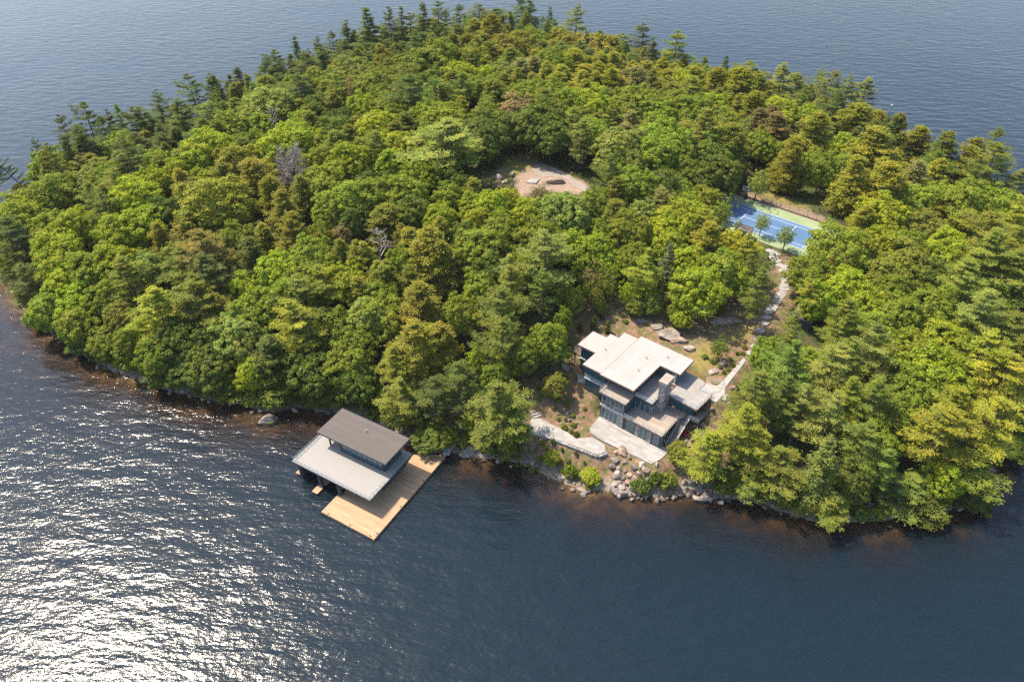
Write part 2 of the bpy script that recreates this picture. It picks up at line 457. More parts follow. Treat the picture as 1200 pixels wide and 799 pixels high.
def soft(P, poly, w=0.8):
    return np.clip(0.5 + poly_dist(P, poly) / (2 * w), 0, 1)
def terr(P):
    z, d = height(P)
    near = (np.abs(P[:, 0]) < 170) & (P[:, 1] < 360) & (P[:, 1] > 60)
    at = {k: np.zeros(len(P)) for k in ('grass', 'soil', 'rock', 'tan')}
    Q = P[near]; jit = 1.2 * np.stack([vnoise(Q, 2.2, 5), vnoise(Q, 2.2, 6)], 1); Q = Q + jit
    at['grass'][near] = np.maximum.reduce([soft(Q, LAWN), soft(Q, BANK), 0.8 * soft(Q, CLEAR_GRASS, 1.5)])
    at['soil'][near] = np.maximum(soft(Q, MULCH, 1.5), soft(Q, SHORE_SOIL, 1.0))
    at['tan'][near] = np.maximum(soft(Q, CLEAR_SOIL, 1.0), 0.8 * soft(Q, BANK_SOIL, 0.5))
    dn = d + 0.9 * vnoise(P, 4.0, 8)
    at['rock'] = np.clip(1 - np.abs(dn - 0.4) / 2.2, 0, 1)
    at['wet'] = np.clip(-z / 0.4, 0, 1)
    return z, at

M = Mat('island_ground', 0.95, 0.15)
p = M.pos()
f1 = M.noise(p, 0.22, 7, 0.6); f2 = M.noise(p, 1.4, 6, 0.6)
litter = M.ramp(f2, [(0.3, (0.05, 0.038, 0.022)), (0.55, (0.10, 0.07, 0.042)), (0.75, (0.17, 0.115, 0.07))])
moss = M.ramp(f2, [(0.3, (0.03, 0.046, 0.012)), (0.7, (0.07, 0.09, 0.024))])
c = M.mix(M.ramp(f1, [(0.40, (0, 0, 0)), (0.52, (1, 1, 1))]), litter, moss)
mul = M.ramp(f2, [(0.28, (0.11, 0.066, 0.043)), (0.5, (0.20, 0.122, 0.08)), (0.72, (0.29, 0.195, 0.14))])
green = M.ramp(M.noise(p, 0.8, 5), [(0.44, (0, 0, 0)), (0.56, (0.85, 0.85, 0.85))])
mul = M.mix(green, mul, M.ramp(f2, [(0.3, (0.06, 0.075, 0.025)), (0.7, (0.14, 0.14, 0.05))]))
c = M.mix(M.attr('soil'), c, mul)
c = M.mix(M.attr('tan'), c, M.ramp(f2, [(0.3, (0.21, 0.15, 0.108)), (0.7, (0.33, 0.25, 0.19))]))
gr = M.ramp(M.noise(p, 0.9, 6), [(0.3, (0.10, 0.105, 0.03)), (0.5, (0.20, 0.165, 0.05)), (0.72, (0.27, 0.205, 0.08))])
c = M.mix(M.attr('grass'), c, gr)
rk = M.ramp(M.noise(p, 1.1, 8, 0.65), [(0.3, (0.10, 0.09, 0.08)), (0.5, (0.26, 0.23, 0.20)), (0.7, (0.42, 0.37, 0.33))])
c = M.mix(M.math('MULTIPLY', M.attr('rock'), M.ramp(f2, [(0.35, (0.3, 0.3, 0.3)), (0.55, (1, 1, 1))])), c, rk)
bed = M.ramp(M.noise(p, 0.35, 7, 0.65), [(0.3, (0.06, 0.038, 0.02)), (0.5, (0.20, 0.13, 0.065)), (0.7, (0.38, 0.27, 0.15))])
c = M.mix(M.attr('wet'), c, bed)
M.color(c); M.bump(f2, 0.6, 0.25)
xs = lines(-175, 175, 1.15, 2600); ys = lines(60, 350, 1.15, 2600)
ground = sheet('ground', xs, ys, terr, M.m, {})

# the lake: brown where it is shallow, dark where it is deep, ruffled by the wind
M = Mat('lake_water'); M.t.nodes.remove(M.b)
p = M.pos()
WIND = R(24)
def waves(scale, detail, stretch, rot, seed, rough=0.5):
    v = M.mapping(p, scale=(1.0, stretch, 1.0), rot=(0, 0, rot), loc=(seed, seed * 2.0, 0))
    return M.noise(v, scale, detail, rough)
w1 = waves(0.16, 3.0, 2.4, WIND, 3.0)
w2 = waves(0.95, 3.0, 2.2, WIND + 0.35, 11.0)
w3 = waves(4.0, 2.0, 1.7, WIND - 0.3, 23.0)
gust = M.noise(p, 0.018, 3, 0.5)
h = M.math('ADD', M.math('MULTIPLY', w1, 0.36), M.math('ADD', M.math('MULTIPLY', w2, 0.076), M.math('MULTIPLY', w3, 0.019)))
h = M.math('MULTIPLY', h, M.math('ADD', M.math('MULTIPLY', gust, 1.5), 0.25))
bp = M.n('Bump', Strength=1.0, Distance=1.0); M.l(h, bp.inputs['Height'])
dep = M.attr('depth')
clear = M.math('POWER', 2.718, M.math('MULTIPLY', dep, -0.72))
deep = M.n('BsdfDiffuse'); deep.inputs['Color'].default_value = (0.0055, 0.0140, 0.0215, 1)
M.l(bp.outputs[0], deep.inputs['Normal'])
see = M.n('BsdfTransparent')
M.l(M.ramp(M.math('MULTIPLY', dep, 0.4), [(0.0, (0.84, 0.80, 0.70)), (0.35, (0.52, 0.41, 0.25)), (1.0, (0.26, 0.18, 0.09))]), see.inputs['Color'])
body = M.n('MixShader'); M.l(clear, body.inputs[0]); M.l(deep.outputs[0], body.inputs[1]); M.l(see.outputs[0], body.inputs[2])
gl = M.n('BsdfGlossy'); gl.inputs['Roughness'].default_value = 0.15; gl.inputs['Color'].default_value = (1, 1, 1, 1)
M.l(bp.outputs[0], gl.inputs['Normal'])
fr = M.n('Fresnel'); fr.inputs['IOR'].default_value = 1.333; M.l(bp.outputs[0], fr.inputs['Normal'])
top = M.n('MixShader'); M.l(fr.outputs[0], top.inputs[0]); M.l(body.outputs[0], top.inputs[1]); M.l(gl.outputs[0], top.inputs[2])
M.l(top.outputs[0], M.out.inputs['Surface'])
MAT['water'] = M.m
def lake(P):
    z, d = height(P)
    return np.zeros(len(P)), {'depth': np.maximum(0.0, -z) * np.where(d < 0, 1, 0)}
water = sheet('water', lines(-175, 175, 2.3, 2600), lines(60, 350, 2.3, 2600), lake, MAT['water'], {})

# ------------------------------------------------------------------ the hazy summer air
hm = bpy.data.materials.new('haze'); hm.use_nodes = True
ht = hm.node_tree; ht.nodes.clear()
pv = ht.nodes.new('ShaderNodeVolumePrincipled'); ho = ht.nodes.new('ShaderNodeOutputMaterial')
pv.inputs['Color'].default_value = (0.90, 0.93, 0.97, 1); pv.inputs['Density'].default_value = HAZE; pv.inputs['Anisotropy'].default_value = 0.0
ht.links.new(pv.outputs[0], ho.inputs['Volume'])
tag(MB().box(-4600, 4600, -4600, 4600, -9.0, 112.0).build('haze', hm), kind='stuff')

# ------------------------------------------------------------------ lookup of heights (bilinear from a grid, fast)
_gx = np.arange(-170, 171, 1.0); _gy = np.arange(60, 345, 1.0)
_G, _D = height(np.stack([a.ravel() for a in np.meshgrid(_gx, _gy)], 1))
_G = _G.reshape(len(_gy), len(_gx)); _D = _D.reshape(_G.shape)
def _bil(A, x, y):
    fx = min(max(x - _gx[0], 0), len(_gx) - 1.001); fy = min(max(y - _gy[0], 0), len(_gy) - 1.001)
    i, j = int(fx), int(fy); a, b = fx - i, fy - j
    return float((A[j, i] * (1 - a) + A[j, i + 1] * a) * (1 - b) + (A[j + 1, i] * (1 - a) + A[j + 1, i + 1] * a) * b)
def hz(x, y): return _bil(_G, x, y)
def hd(x, y): return _bil(_D, x, y)

THINGS = []        # (object, words before the noun group, noun) - their labels are written at the end, when all neighbours are known
def later(o, desc, cat, group):
    tag(o, None, cat, group); THINGS.append((o, desc)); return o
# ------------------------------------------------------------------ paved ground
def slab(name, poly, z0, z1, mat, kind='structure', parent=None, bevel=0.0):
    o = MB().prism([tuple(q) for q in poly], z0, z1).build(name, MAT[mat], parent, bevel)
    if kind: tag(o, kind=kind)
    return o
def local(fr, z=0.0, name=None):
    """an Empty carrying a local plan, used as a thing's base"""
    return empty(name, (fr.o[0], fr.o[1], z), fr.rot)
def put(o, fr, z=0.0):
    o.location = (fr.o[0], fr.o[1], z); o.rotation_euler = (0, 0, fr.rot); return o

patio = slab('patio', [(-13.6,0.2),(-13.2,-4.0),(-12.2,-4.9),(-8.8,-5.2),(-4.0,-4.7),(0.9,-4.4),(1.7,-2.0),(1.9,0.9),(0.0,0.9),(0.0,0.2)], 2.9, 3.5, 'paver'); put(patio, HOUSE)
walk = slab('footpath', pxpoly(WALK, 3.2, z5), 2.6, 3.3, 'flag')
RW = [(235,262),(330,287),(430,325),(562,376),(603,360)]
w = [px(*z5(*q), 3.2) for q in RW]
mb = MB()
for a, b in zip(w[:-1], w[1:]):
    n = np.array([b[1]-a[1], a[0]-b[0]]); n = n / np.linalg.norm(n) * 0.45
    mb.prism([tuple(a), tuple(b), tuple(b + n), tuple(a + n)], 0.8, 3.36)
tag(mb.build('retaining_wall', MAT['stone']), 'low grey stone retaining wall holding up the pale footpath beside the patio', 'wall')
path = slab('path', pxpoly([(562,577),(590,556),(650,562),(702,512),(790,410),(806,424),(770,472),(692,572),(690,602),(642,652),(622,640)], 9.9, z7), 9.5, 9.88, 'flag')
shore_path = slab('boardwalk', pxpoly([(836,340),(850,305),(885,268),(925,238),(965,212),(973,228),(940,252),(900,285),(868,345)], 0.9, z2 if 'z2' in globals() else (lambda x, y: (320 + x/4.204, 450 + y/4.204))), 0.55, 0.95, 'board_grey')
for pts, z in (([(100,335),(170,330),(178,400),(60,410),(40,380)], 6.3), ([(130,545),(225,560),(225,640),(140,620)], 5.6)):
    zc = lambda x, y: (660 + x/7.99, 370 + y/7.99)
    slab('landing', pxpoly(pts, z, zc), z - 0.6, z + 0.06, 'flag')
side_path = slab('footpath', pxpoly([(338,428),(420,452),(530,466),(530,486),(430,478),(334,446)], 4.2, lambda x, y: (800 + x/3.329, 380 + y/3.329)), 3.4, 4.25, 'flag')

def stairs(name, label, p0, z0, p1, z1, n, width, mat='flag', treads=True):
    """flight of n separate slabs from p0 (bottom) to p1 (top)"""
    d = np.array(p1) - np.array(p0); L = np.linalg.norm(d)
    o = empty(name, (p0[0], p0[1], z0), math.atan2(d[1], d[0]))
    for k in range(n):
        x0 = L * k / n; zz = (z1 - z0) * (k + 1) / n
        MB().box(x0 + 0.04, x0 + L / n + 0.02, -width / 2, width / 2, zz - (z1 - z0) / n - 0.1, zz).build('step', MAT[mat], o)
    tag(o, label, 'steps'); return o
def s_px(u, v, z, f=None):
    return px(*(f(u, v) if f else (u, v)), z)
stairs('stone_steps', 'pale stone steps climbing between bushes left of the house above the footpath', s_px(285,195,3.3,z5), 3.2, s_px(215,60,5.6,z5), 5.8, 11, 2.2)
stairs('stone_steps', 'short flight of dark-edged stone steps beside the left wing of the house', px(669,433,5.6), 5.6, px(659,428,6.6), 6.6, 5, 1.6)
stairs('stone_steps', 'four pale stone steps going down from the entrance path right of the house', px(863,480,7.6), 8.3, px(847,466,9.6), 9.9, 4, 1.8)
stairs('stone_steps', 'pale stone steps down to the water under the trees at the right shore', px(1013,600,0.5), 0.3, px(1019,588,1.6), 1.7, 5, 2.0)
stairs('stone_steps', 'few white stone steps showing between tree crowns above the right shore', px(1018,556,2.2), 2.0, px(1017,543,3.5), 3.4, 6, 2.2)

z4 = lambda x, y: ((800 + x/3.995 - 700) * 4.615, (200 + y/3.995 - 330) * 4.615)
stones = [(832,385),(850,348),(866,305),(882,262),(898,222),(912,190),(925,163),(938,150),(950,136),(958,122),(966,108),(980,96),(985,82),(994,66),(1004,52),(1012,36),(1008,20),(1026,14),(1036,2)] + [z4(*q) for q in ((486,522),(478,505),(490,488),(470,468),(480,450),(452,440),(440,420),(425,405),(432,385),(410,372))]
words = ['first and lowest','second','third','fourth','fifth','sixth','seventh','eighth','ninth','tenth','eleventh','twelfth','thirteenth','fourteenth','fifteenth','sixteenth','seventeenth','eighteenth','nineteenth','twentieth','twenty-first','twenty-second','twenty-third','twenty-fourth','twenty-fifth','twenty-sixth','twenty-seventh','twenty-eighth','topmost']
for k, q in enumerate(stones):
    c = px(*z7(*q), 10.0); c = px(*z7(*q), hz(*c) + 0.1); r = 0.95 + 0.4 * random.random(); a0 = random.random() * 6
    poly = [(c[0] + r * (0.8 + 0.35 * random.random()) * math.cos(a0 + t * 2 * math.pi / 7), c[1] + 0.8 * r * math.sin(a0 + t * 2 * math.pi / 7)) for t in range(7)]
    o = slab('stepping_stone', [(x - c[0], y - c[1]) for x, y in poly], -0.35, 0.10, 'flag', None); o.location = (c[0], c[1], hz(*c))
    tag(o, f'{words[k]} flat stepping stone counting uphill from the house lawn to the court', 'stepping stone', 'stepping stones up to the tennis court')

# ------------------------------------------------------------------ tennis court
court = slab('tennis_court', rect(-16.2, 16.6, -8.9, 9.7), -0.4, 0.0, 'court_green'); put(court, COURT, COURT_Z)
blue = MB().quad((-12.2,-5.8,.004),(12.2,-5.8,.004),(12.2,5.8,.004),(-12.2,5.8,.004)).build('playing_area', MAT['court_blue'], court)
lw = 0.11
def ln(x0, x1, y0, y1): MB().quad((x0,y0,.009),(x1,y0,.009),(x1,y1,.009),(x0,y1,.009)).build('line', MAT['white_paint'], court)
for y in (-5.485, -4.115, 4.115, 5.485): ln(-11.885, 11.885, y - lw / 2, y + lw / 2)
for x in (-11.885, 11.885): ln(x - lw / 2, x + lw / 2, -5.43, -4.17); ln(x - lw / 2, x + lw / 2, -4.06, 4.06); ln(x - lw / 2, x + lw / 2, 4.17, 5.43)
for x in (-6.4, 6.4): ln(x - lw / 2, x + lw / 2, -4.06, 4.06)
ln(-6.345, 6.345, -lw / 2, lw / 2)
for s, lab in ((7.0, 'slim dark net post standing on the green far side of the court'), (-6.6, 'slim dark net post on the near side of the court by young trees')):
    o = empty('net_post', (*COURT.w(-0.1, s), COURT_Z))
    MB().tube((0,0,0), (0,0,1.15), 0.06).build('post', MAT['black'], o)
    MB().box(-0.16, 0.16, -0.16, 0.16, 0.0, 0.04).build('base', MAT['black'], o)
    tag(o, lab, 'net post')
# basketball hoop
o = empty('basketball_hoop', (*COURT.w(-10.4, 9.0), COURT_Z), COURT.rot)
MB().box(-0.45, 0.45, -0.1, 0.8, 0.0, 0.35).build('base', MAT['black'], o, 0.05)
MB().tube((0,0.35,0.35), (0,0.25,2.6), 0.09).tube((0,0.25,2.6), (0,-0.5,3.05), 0.07).tube((0,0.25,2.2), (0,-0.5,2.85), 0.05).build('pole', MAT['black'], o)
MB().box(-0.3, 0.3, 0.05, 0.35, 0.36, 1.75).build('pad', MAT['black'], o, 0.04)
bb = MB().box(-0.9, 0.9, -0.58, -0.52, 2.75, 3.85).build('backboard', MAT['rail_glass'], o)
MB().box(-0.95, -0.87, -0.60, -0.50, 2.7, 3.9).box(0.87, 0.95, -0.60, -0.50, 2.7, 3.9).box(-0.87, 0.87, -0.60, -0.50, 3.82, 3.9).box(-0.87, 0.87, -0.60, -0.50, 2.7, 2.78).box(-0.3, 0.3, -0.62, -0.60, 3.05, 3.12).build('border', MAT['white_paint'], bb)
mb = MB()
for k in range(12):
    t0, t1 = 2 * math.pi * k / 12, 2 * math.pi * (k + 1) / 12
    mb.tube((0.23 * math.cos(t0), -0.85 + 0.23 * math.sin(t0), 3.05), (0.23 * math.cos(t1), -0.85 + 0.23 * math.sin(t1), 3.05), 0.02, n=5)
mb.box(-0.12, 0.12, -0.62, -0.60, 2.98, 3.12).build('rim', MAT['red'], o)
MB().box(-0.25, 0.25, -0.12, -0.1, 1.9, 2.45).build('padding', MAT['red'], o)
tag(o, 'basketball hoop with white-edged clear backboard and black base behind the tennis court', 'basketball hoop')
# fence behind the court
o = empty('court_fence', (*COURT.w(0, 10.3), COURT_Z), COURT.rot)
MB().box(-13.4, 16.6, -0.1, 0.1, -0.4, 0.22).build('kerb', MAT['fascia'], o)
for k in range(13):
    x = -13.2 + k * 29.6 / 12
    MB().tube((x, 0, 0.2), (x, 0, 2.1), 0.045, n=6).build('post', MAT['frame_dark'], o)
MB().tube((-13.2, 0, 2.08), (16.4, 0, 2.08), 0.03, n=5).build('top_rail', MAT['frame_dark'], o)
mb = MB()
x = -13.2
while x < 16.4:
    mb.quad((x, .005, .22), (x + .012, .005, .22), (x + .012, .005, 2.06), (x, .005, 2.06)); x += 0.16
for k in range(12): mb.quad((-13.2, -.005, .3 + k * .15), (16.4, -.005, .3 + k * .15), (16.4, -.005, .312 + k * .15), (-13.2, -.005, .312 + k * .15))
mb.build('wire_mesh', MAT['frame_dark'], o)
tag(o, 'low chain-link fence on brown kerb along the back of the tennis court', 'fence')
# small flat roof at the near edge of the court
zr = 12.9
qs = [px(*z8(*q), zr) for q in ((205,468),(328,508),(296,548),(150,520))]
c = sum(qs) / 4
o = empty('pavilion', (c[0], c[1], COURT_Z - 0.2))
pl = [tuple(q - c) for q in qs]
MB().prism([(x * 0.96, y * 0.96) for x, y in pl], 2.35, 2.6).build('roof', MAT['roof_brown'], o)
mb = MB()
for k in range(4):
    a, b = Vector((*pl[k], 0)), Vector((*pl[(k + 1) % 4], 0)); a2, b2 = a * 0.955, b * 0.955
    mb.prism([(a.x, a.y), (b.x, b.y), (b2.x, b2.y), (a2.x, a2.y)], 2.3, 2.72)
mb.build('fascia', MAT['fascia'], o)
for x, y in pl: MB().box(x * .88 - .08, x * .88 + .08, y * .88 - .08, y * .88 + .08, -0.8, 2.345).build('post', MAT['fascia'], o)
tag(o, 'small open shelter with dark brown flat roof at near edge of the tennis court', 'shelter')
# shed in the trees to the right of the path
zt = 11.6
qs = [px(800 + x/3.995, 200 + y/3.995, zt) for x, y in ((548,622),(640,658),(606,714),(514,678))]
c = sum(qs) / 4; gz = hz(*c)
o = empty('shed', (c[0], c[1], gz))
pl = [tuple(q - c) for q in qs]; hh = zt - gz
MB().prism(pl, hh - 0.22, hh).build('roof', MAT['shed_roof'], o)
MB().prism([(x * 0.88, y * 0.88) for x, y in pl], -0.4, hh - 0.225).build('wall', MAT['charcoal'], o)
MB().box(-0.5, 0.5, min(y for x, y in pl) * 0.75, min(y for x, y in pl) * 0.70, 0.0, 2.0).build('door', MAT['frame_dark'], o)
tag(o, 'small shed with grey flat roof among trees right of the stepping stone path', 'shed')

# ------------------------------------------------------------------ gravel clearing
pad = slab('gravel_pad', CLEAR_PAD, 16.6, 17.04, 'gravel')
c = px(*z9(505, 312), 17.1)
o = slab('concrete_slab', [(-1.7,-1.0),(0.9,-1.4),(1.9,0.9),(-0.5,1.3)], -0.2, 0.2, 'flag', None); o.location = (c[0], c[1], hz(*c))
tag(o, 'pale concrete slab lying on the bare soil of the gravel clearing', 'concrete slab')
# ------------------------------------------------------------------ the house
def window(parent, axis, c0, c1, pos, z0, z1, n, face, mat='frame_light', rail=None, fw=0.07):
    """a framed window n lights wide, set on a wall; axis 'a' runs along the wall facing b, 'b' the other way"""
    f = MB(); g = MB(); w = face
    def bx(mb, s0, s1, d0, d1, za, zb):
        d0, d1 = sorted((pos + w * d0, pos + w * d1))
        if axis == 'a': mb.box(s0, s1, d0, d1, za, zb)
        else: mb.box(d0, d1, s0, s1, za, zb)
    bx(f, c0, c1, 0.004, 0.09, z0, z0 + fw); bx(f, c0, c1, 0.004, 0.09, z1 - fw, z1)
    for k in range(n + 1):
        s = c0 + (c1 - c0 - fw) * k / n
        bx(f, s, s + fw, 0.004, 0.09, z0 + fw, z1 - fw)
    if rail: bx(f, c0 + fw, c1 - fw, 0.004, 0.075, rail, rail + 0.06)
    bx(g, c0 + 0.02, c1 - 0.02, 0.002, 0.035, z0 + 0.02, z1 - 0.02)
    o = f.build('window', MAT[mat], parent)
    g.build('pane', MAT['glass'], o)
    return o
def glass_rail(parent, pts, z, h=1.0, step=1.3, name='railing'):
    f = MB(); g = MB()
    for (x0, y0), (x1, y1) in zip(pts[:-1], pts[1:]):
        L = math.hypot(x1 - x0, y1 - y0); n = max(1, round(L / step))
        for k in range(n + 1):
            t = k / n; x, y = x0 + (x1 - x0) * t, y0 + (y1 - y0) * t
            f.tube((x, y, z + .002), (x, y, z + h), 0.032, n=5)
        nx, ny = -(y1 - y0) / L * 0.008, (x1 - x0) / L * 0.008
        g.prism([(x0 - nx, y0 - ny), (x1 - nx, y1 - ny), (x1 + nx, y1 + ny), (x0 + nx, y0 + ny)], z + 0.08, z + h - 0.04)
        f.tube((x0, y0, z + h), (x1, y1, z + h), 0.022, n=5)
    o = f.build(name, MAT['metal'], parent)
    g.build('glass', MAT['rail_glass'], o)
    return o
def roof(parent, poly, z, top, th=0.34, inset=0.10, fascia='fascia'):
    """flat roof: dark edge board and a membrane lying inside it"""
    r = MB().prism(poly, z - th, z).build('roof', MAT[fascia], parent)
    n = len(poly); A = sum(poly[k][0] * poly[(k+1) % n][1] - poly[(k+1) % n][0] * poly[k][1] for k in range(n))
    P = poly if A > 0 else poly[::-1]
    ins = []
    for k in range(n):
        a, b, c = np.array(P[k-1]), np.array(P[k]), np.array(P[(k+1) % n])
        e1 = (b - a) / np.linalg.norm(b - a); e2 = (c - b) / np.linalg.norm(c - b)
        n1, n2 = np.array([-e1[1], e1[0]]), np.array([-e2[1], e2[0]])
        m = n1 + n2; ins.append(tuple(b + m * (inset / (m @ n1))))
    MB().prism(ins, z + 0.003, z + 0.035).build('membrane', MAT[top], r)
    return r

H = empty('house', (HOUSE.o[0], HOUSE.o[1], 0), HOUSE.rot)
tag(H, 'modern multi-level house with white flat roofs, dark walls and stone chimney above boulders', 'house')
def wall(*b, mat='charcoal'): return MB().box(*b).build('wall', MAT[mat], H)
# lower floors, front wing and terrace block
wall(-13.6, -8.2, 0.0, 9.0, 2.6, 9.95)
wall(-8.198, 0.0, 0.0, 9.0, 2.6, 6.66)
MB().box(-13.75, -8.12, -0.10, 0.30, 6.62, 7.02).build('floor_band', MAT['frame_light'], H)
window(H, 'a', -13.3, -9.5, 0.0, 3.6, 6.5, 4, -1)
window(H, 'a', -13.35, -8.5, 0.0, 7.15, 9.75, 5, -1, rail=8.05)
window(H, 'b', 0.35, 3.1, -8.2, 7.05, 9.7, 3, 1, 'frame_dark')
window(H, 'b', 0.5, 5.5, -13.6, 7.2, 9.6, 4, -1, 'frame_dark')
wall(-9.4, -8.25, -0.16, 0.0, 3.3, 6.6, mat='stone')
window(H, 'a', -7.75, -5.65, 0.0, 3.62, 6.45, 1, -1, 'frame_dark')
wall(-5.5, -4.75, -0.16, 0.0, 3.3, 6.6, mat='stone')
window(H, 'a', -4.6, -2.75, 0.0, 3.55, 6.45, 2, -1)
wall(-2.6, -1.95, -0.16, 0.0, 3.3, 6.6, mat='stone')
window(H, 'a', -1.8, -0.15, 0.0, 3.62, 6.45, 1, -1, 'frame_dark')
window(H, 'b', 0.4, 2.9, 0.0, 3.6, 6.4, 2, 1)
# terrace deck
td = MB().prism([(-8.35, -0.35), (0.35, -0.35), (0.35, 5.9), (1.0, 6.6), (1.0, 9.2), (-8.19, 9.2)], 6.66, 6.92).build('terrace', MAT['fascia'], H)
MB().prism([(-8.19, -0.24), (0.24, -0.24), (0.24, 5.9), (0.9, 6.6), (0.9, 8.2), (-8.19, 8.2)], 6.923, 6.96).build('deck', MAT['deck_tan'], td)
glass_rail(H, [(-8.1, -0.28), (0.28, -0.28), (0.28, 5.6)], 6.96)
# front wing roof terrace
MB().box(-14.1, -8.0, -0.45, 3.3, 9.952, 10.14).build('roof', MAT['fascia'], H)
MB().box(-13.98, -8.1, -0.33, 3.3, 10.142, 10.18).build('roof_deck', MAT['deck_tan'], H)
glass_rail(H, [(-13.9, 2.9), (-13.9, -0.36), (-8.2, -0.36)], 10.18, 0.9)
# middle floor room and upper deck
wall(-8.198, -4.45, 3.35, 9.6, 6.965, 9.35)
window(H, 'a', -7.9, -4.6, 3.35, 7.05, 9.25, 3, -1)
window(H, 'b', 3.5, 5.2, -4.45, 7.05, 9.25, 3, 1)
MB().box(-8.196, -4.15, 3.0, 10.95, 9.352, 10.06).build('deck_edge', MAT['charcoal'], H)
MB().box(-8.196, -4.25, 3.08, 10.95, 10.062, 10.10).build('upper_deck', MAT['deck_grey'], H)
glass_rail(H, [(-8.0, 3.06), (-4.22, 3.06), (-4.22, 5.1)], 10.10)
# top floor
wall(-14.4, -8.2, 3.4, 15.4, 9.96, 12.66)
wall(-8.198, -3.8, 11.0, 15.5, 6.0, 12.66)
window(H, 'a', -13.6, -8.6, 3.4, 10.35, 12.4, 5, -1, 'frame_dark')
window(H, 'b', 4.0, 10.4, -8.2, 10.3, 12.4, 6, 1, 'frame_dark')
window(H, 'a', -7.6, -4.2, 11.0, 10.25, 12.4, 3, -1, 'frame_dark')
window(H, 'b', 11.4, 15.0, -3.8, 10.3, 12.4, 3, 1)
MB().box(-4.05, -3.75, 10.7, 10.99, 10.1, 12.66).build('corner_post', MAT['frame_light'], H)
main = roof(H, [(-15.1, 1.05), (-7.45, 1.05), (-7.25, 10.6), (-2.9, 10.6), (-2.9, 16.3), (-15.1, 16.3)], 13.0, 'roof_white')
left = roof(H, [(-24.0, 6.3), (-19.7, 6.3), (-19.7, 1.85), (-15.0, 1.85), (-15.0, 15.75), (-18.7, 15.75), (-18.7, 13.5), (-20.7, 13.5), (-20.7, 12.0), (-24.0, 12.0)], 12.5, 'roof_white')
for r_, pts in ((main, [(-9.9, 6.6), (-10.6, 10.8), (-7.4, 13.6)]), (left, [(-18.6, 8.4)])):
    for x, y in pts:
        zz = 13.04 if r_ is main else 12.54
        MB().tube((x, y, zz), (x, y, zz + 0.5), 0.08, n=8).tube((x, y, zz + 0.5), (x, y, zz + 0.58), 0.13, n=8).build('vent_pipe', MAT['metal'], r_)
# left wing, two storeys
wall(-19.2, -14.4, 2.6, 15.0, 4.6, 12.16)
wall(-23.4, -19.2, 7.0, 11.5, 4.8, 12.16)
for z0, z1 in ((6.1, 8.7), (9.25, 12.0)):
    window(H, 'a', -18.9, -14.7, 2.6, z0, z1, 3, -1, 'frame_dark')
    window(H, 'a', -23.1, -19.5, 7.0, z0, z1, 2, -1, 'frame_dark')
    window(H, 'b', 3.0, 6.6, -19.2, z0, z1, 2, -1, 'frame_dark')
MB().box(-19.35, -14.1, 2.35, 2.595, 8.8, 9.08).box(-23.5, -19.25, 6.78, 6.995, 8.8, 9.08).build('floor_band', MAT['frame_light'], H)
glass_rail(H, [(-19.2, 2.42), (-14.2, 2.42)], 9.08, 0.9)
MB().box(-25.6, -23.4, 7.4, 13.0, 8.7, 8.95).build('side_balcony', MAT['fascia'], H)
glass_rail(H, [(-25.5, 7.5), (-25.5, 12.9), (-23.5, 12.9)], 8.955, 1.0)
for x, y in ((-25.3, 7.8), (-25.3, 12.6)): MB().box(x - .1, x + .1, y - .1, y + .1, 5.0, 8.695).build('post', MAT['frame_dark'], H)
# right wing with roof terrace
wall(-3.798, 2.3, 8.25, 12.1, 4.8, 9.66)
wall(-3.796, 0.0, 12.1, 15.2, 6.0, 9.66)
window(H, 'a', -3.2, 2.0, 8.25, 7.05, 9.3, 4, -1, 'frame_dark')
window(H, 'b', 8.6, 11.8, 2.3, 7.05, 9.3, 3, 1, 'frame_dark')
rw = [(-3.35, 7.3), (3.1, 6.95), (3.5, 12.45), (0.75, 12.75), (0.95, 15.0), (-0.3, 15.5), (-3.79, 15.6), (-3.79, 11.2), (-3.35, 11.2)]
MB().prism(rw, 9.662, 9.95).build('roof', MAT['fascia'], H)
MB().prism([(-3.3, 7.42), (3.0, 7.07), (3.38, 12.35), (0.63, 12.65), (0.83, 14.9), (-0.33, 15.38), (-3.785, 15.48), (-3.785, 11.2), (-3.3, 11.2)], 9.953, 9.99).build('roof_deck', MAT['deck_grey'], H)
glass_rail(H, [(-3.2, 7.38), (2.98, 7.04), (3.38, 12.35), (0.7, 12.66)], 9.99)
for k in range(5):
    MB().box(-4.2 + 0.0, -3.35, 8.2 + k * 0.55, 8.2 + k * 0.55 + 0.32, 9.95 + 0.02 * k, 10.12 + 0.02 * k).build('step', MAT['fascia' if k % 2 else 'deck_tan'], H)
lb = MB().box(-0.2, 3.9, 7.3, 8.24, 6.50, 6.78).box(2.302, 3.9, 8.24, 13.0, 6.50, 6.78).build('lower_balcony', MAT['fascia'], H)
MB().box(1.02, 3.8, 7.4, 8.245, 6.783, 6.82).box(2.31, 3.8, 8.245, 12.9, 6.783, 6.82).build('deck', MAT['deck_tan'], lb)
glass_rail(H, [(1.95, 7.36), (3.84, 7.36), (3.84, 12.95)], 6.82)
for x, y in ((3.6, 7.6), (3.6, 10.2), (3.6, 12.7), (1.3, 7.6)): MB().box(x - .12, x + .12, y - .12, y + .12, 3.2, 6.495).build('post', MAT['frame_dark'], H)
br = MB().prism([(0.8, 12.8), (3.2, 12.5), (4.0, 15.0), (1.0, 15.6)], 9.5, 9.94).build('entrance_bridge', MAT['flag'], H)
glass_rail(H, [(1.0, 15.5), (3.6, 17.2)], 9.94, 0.9)
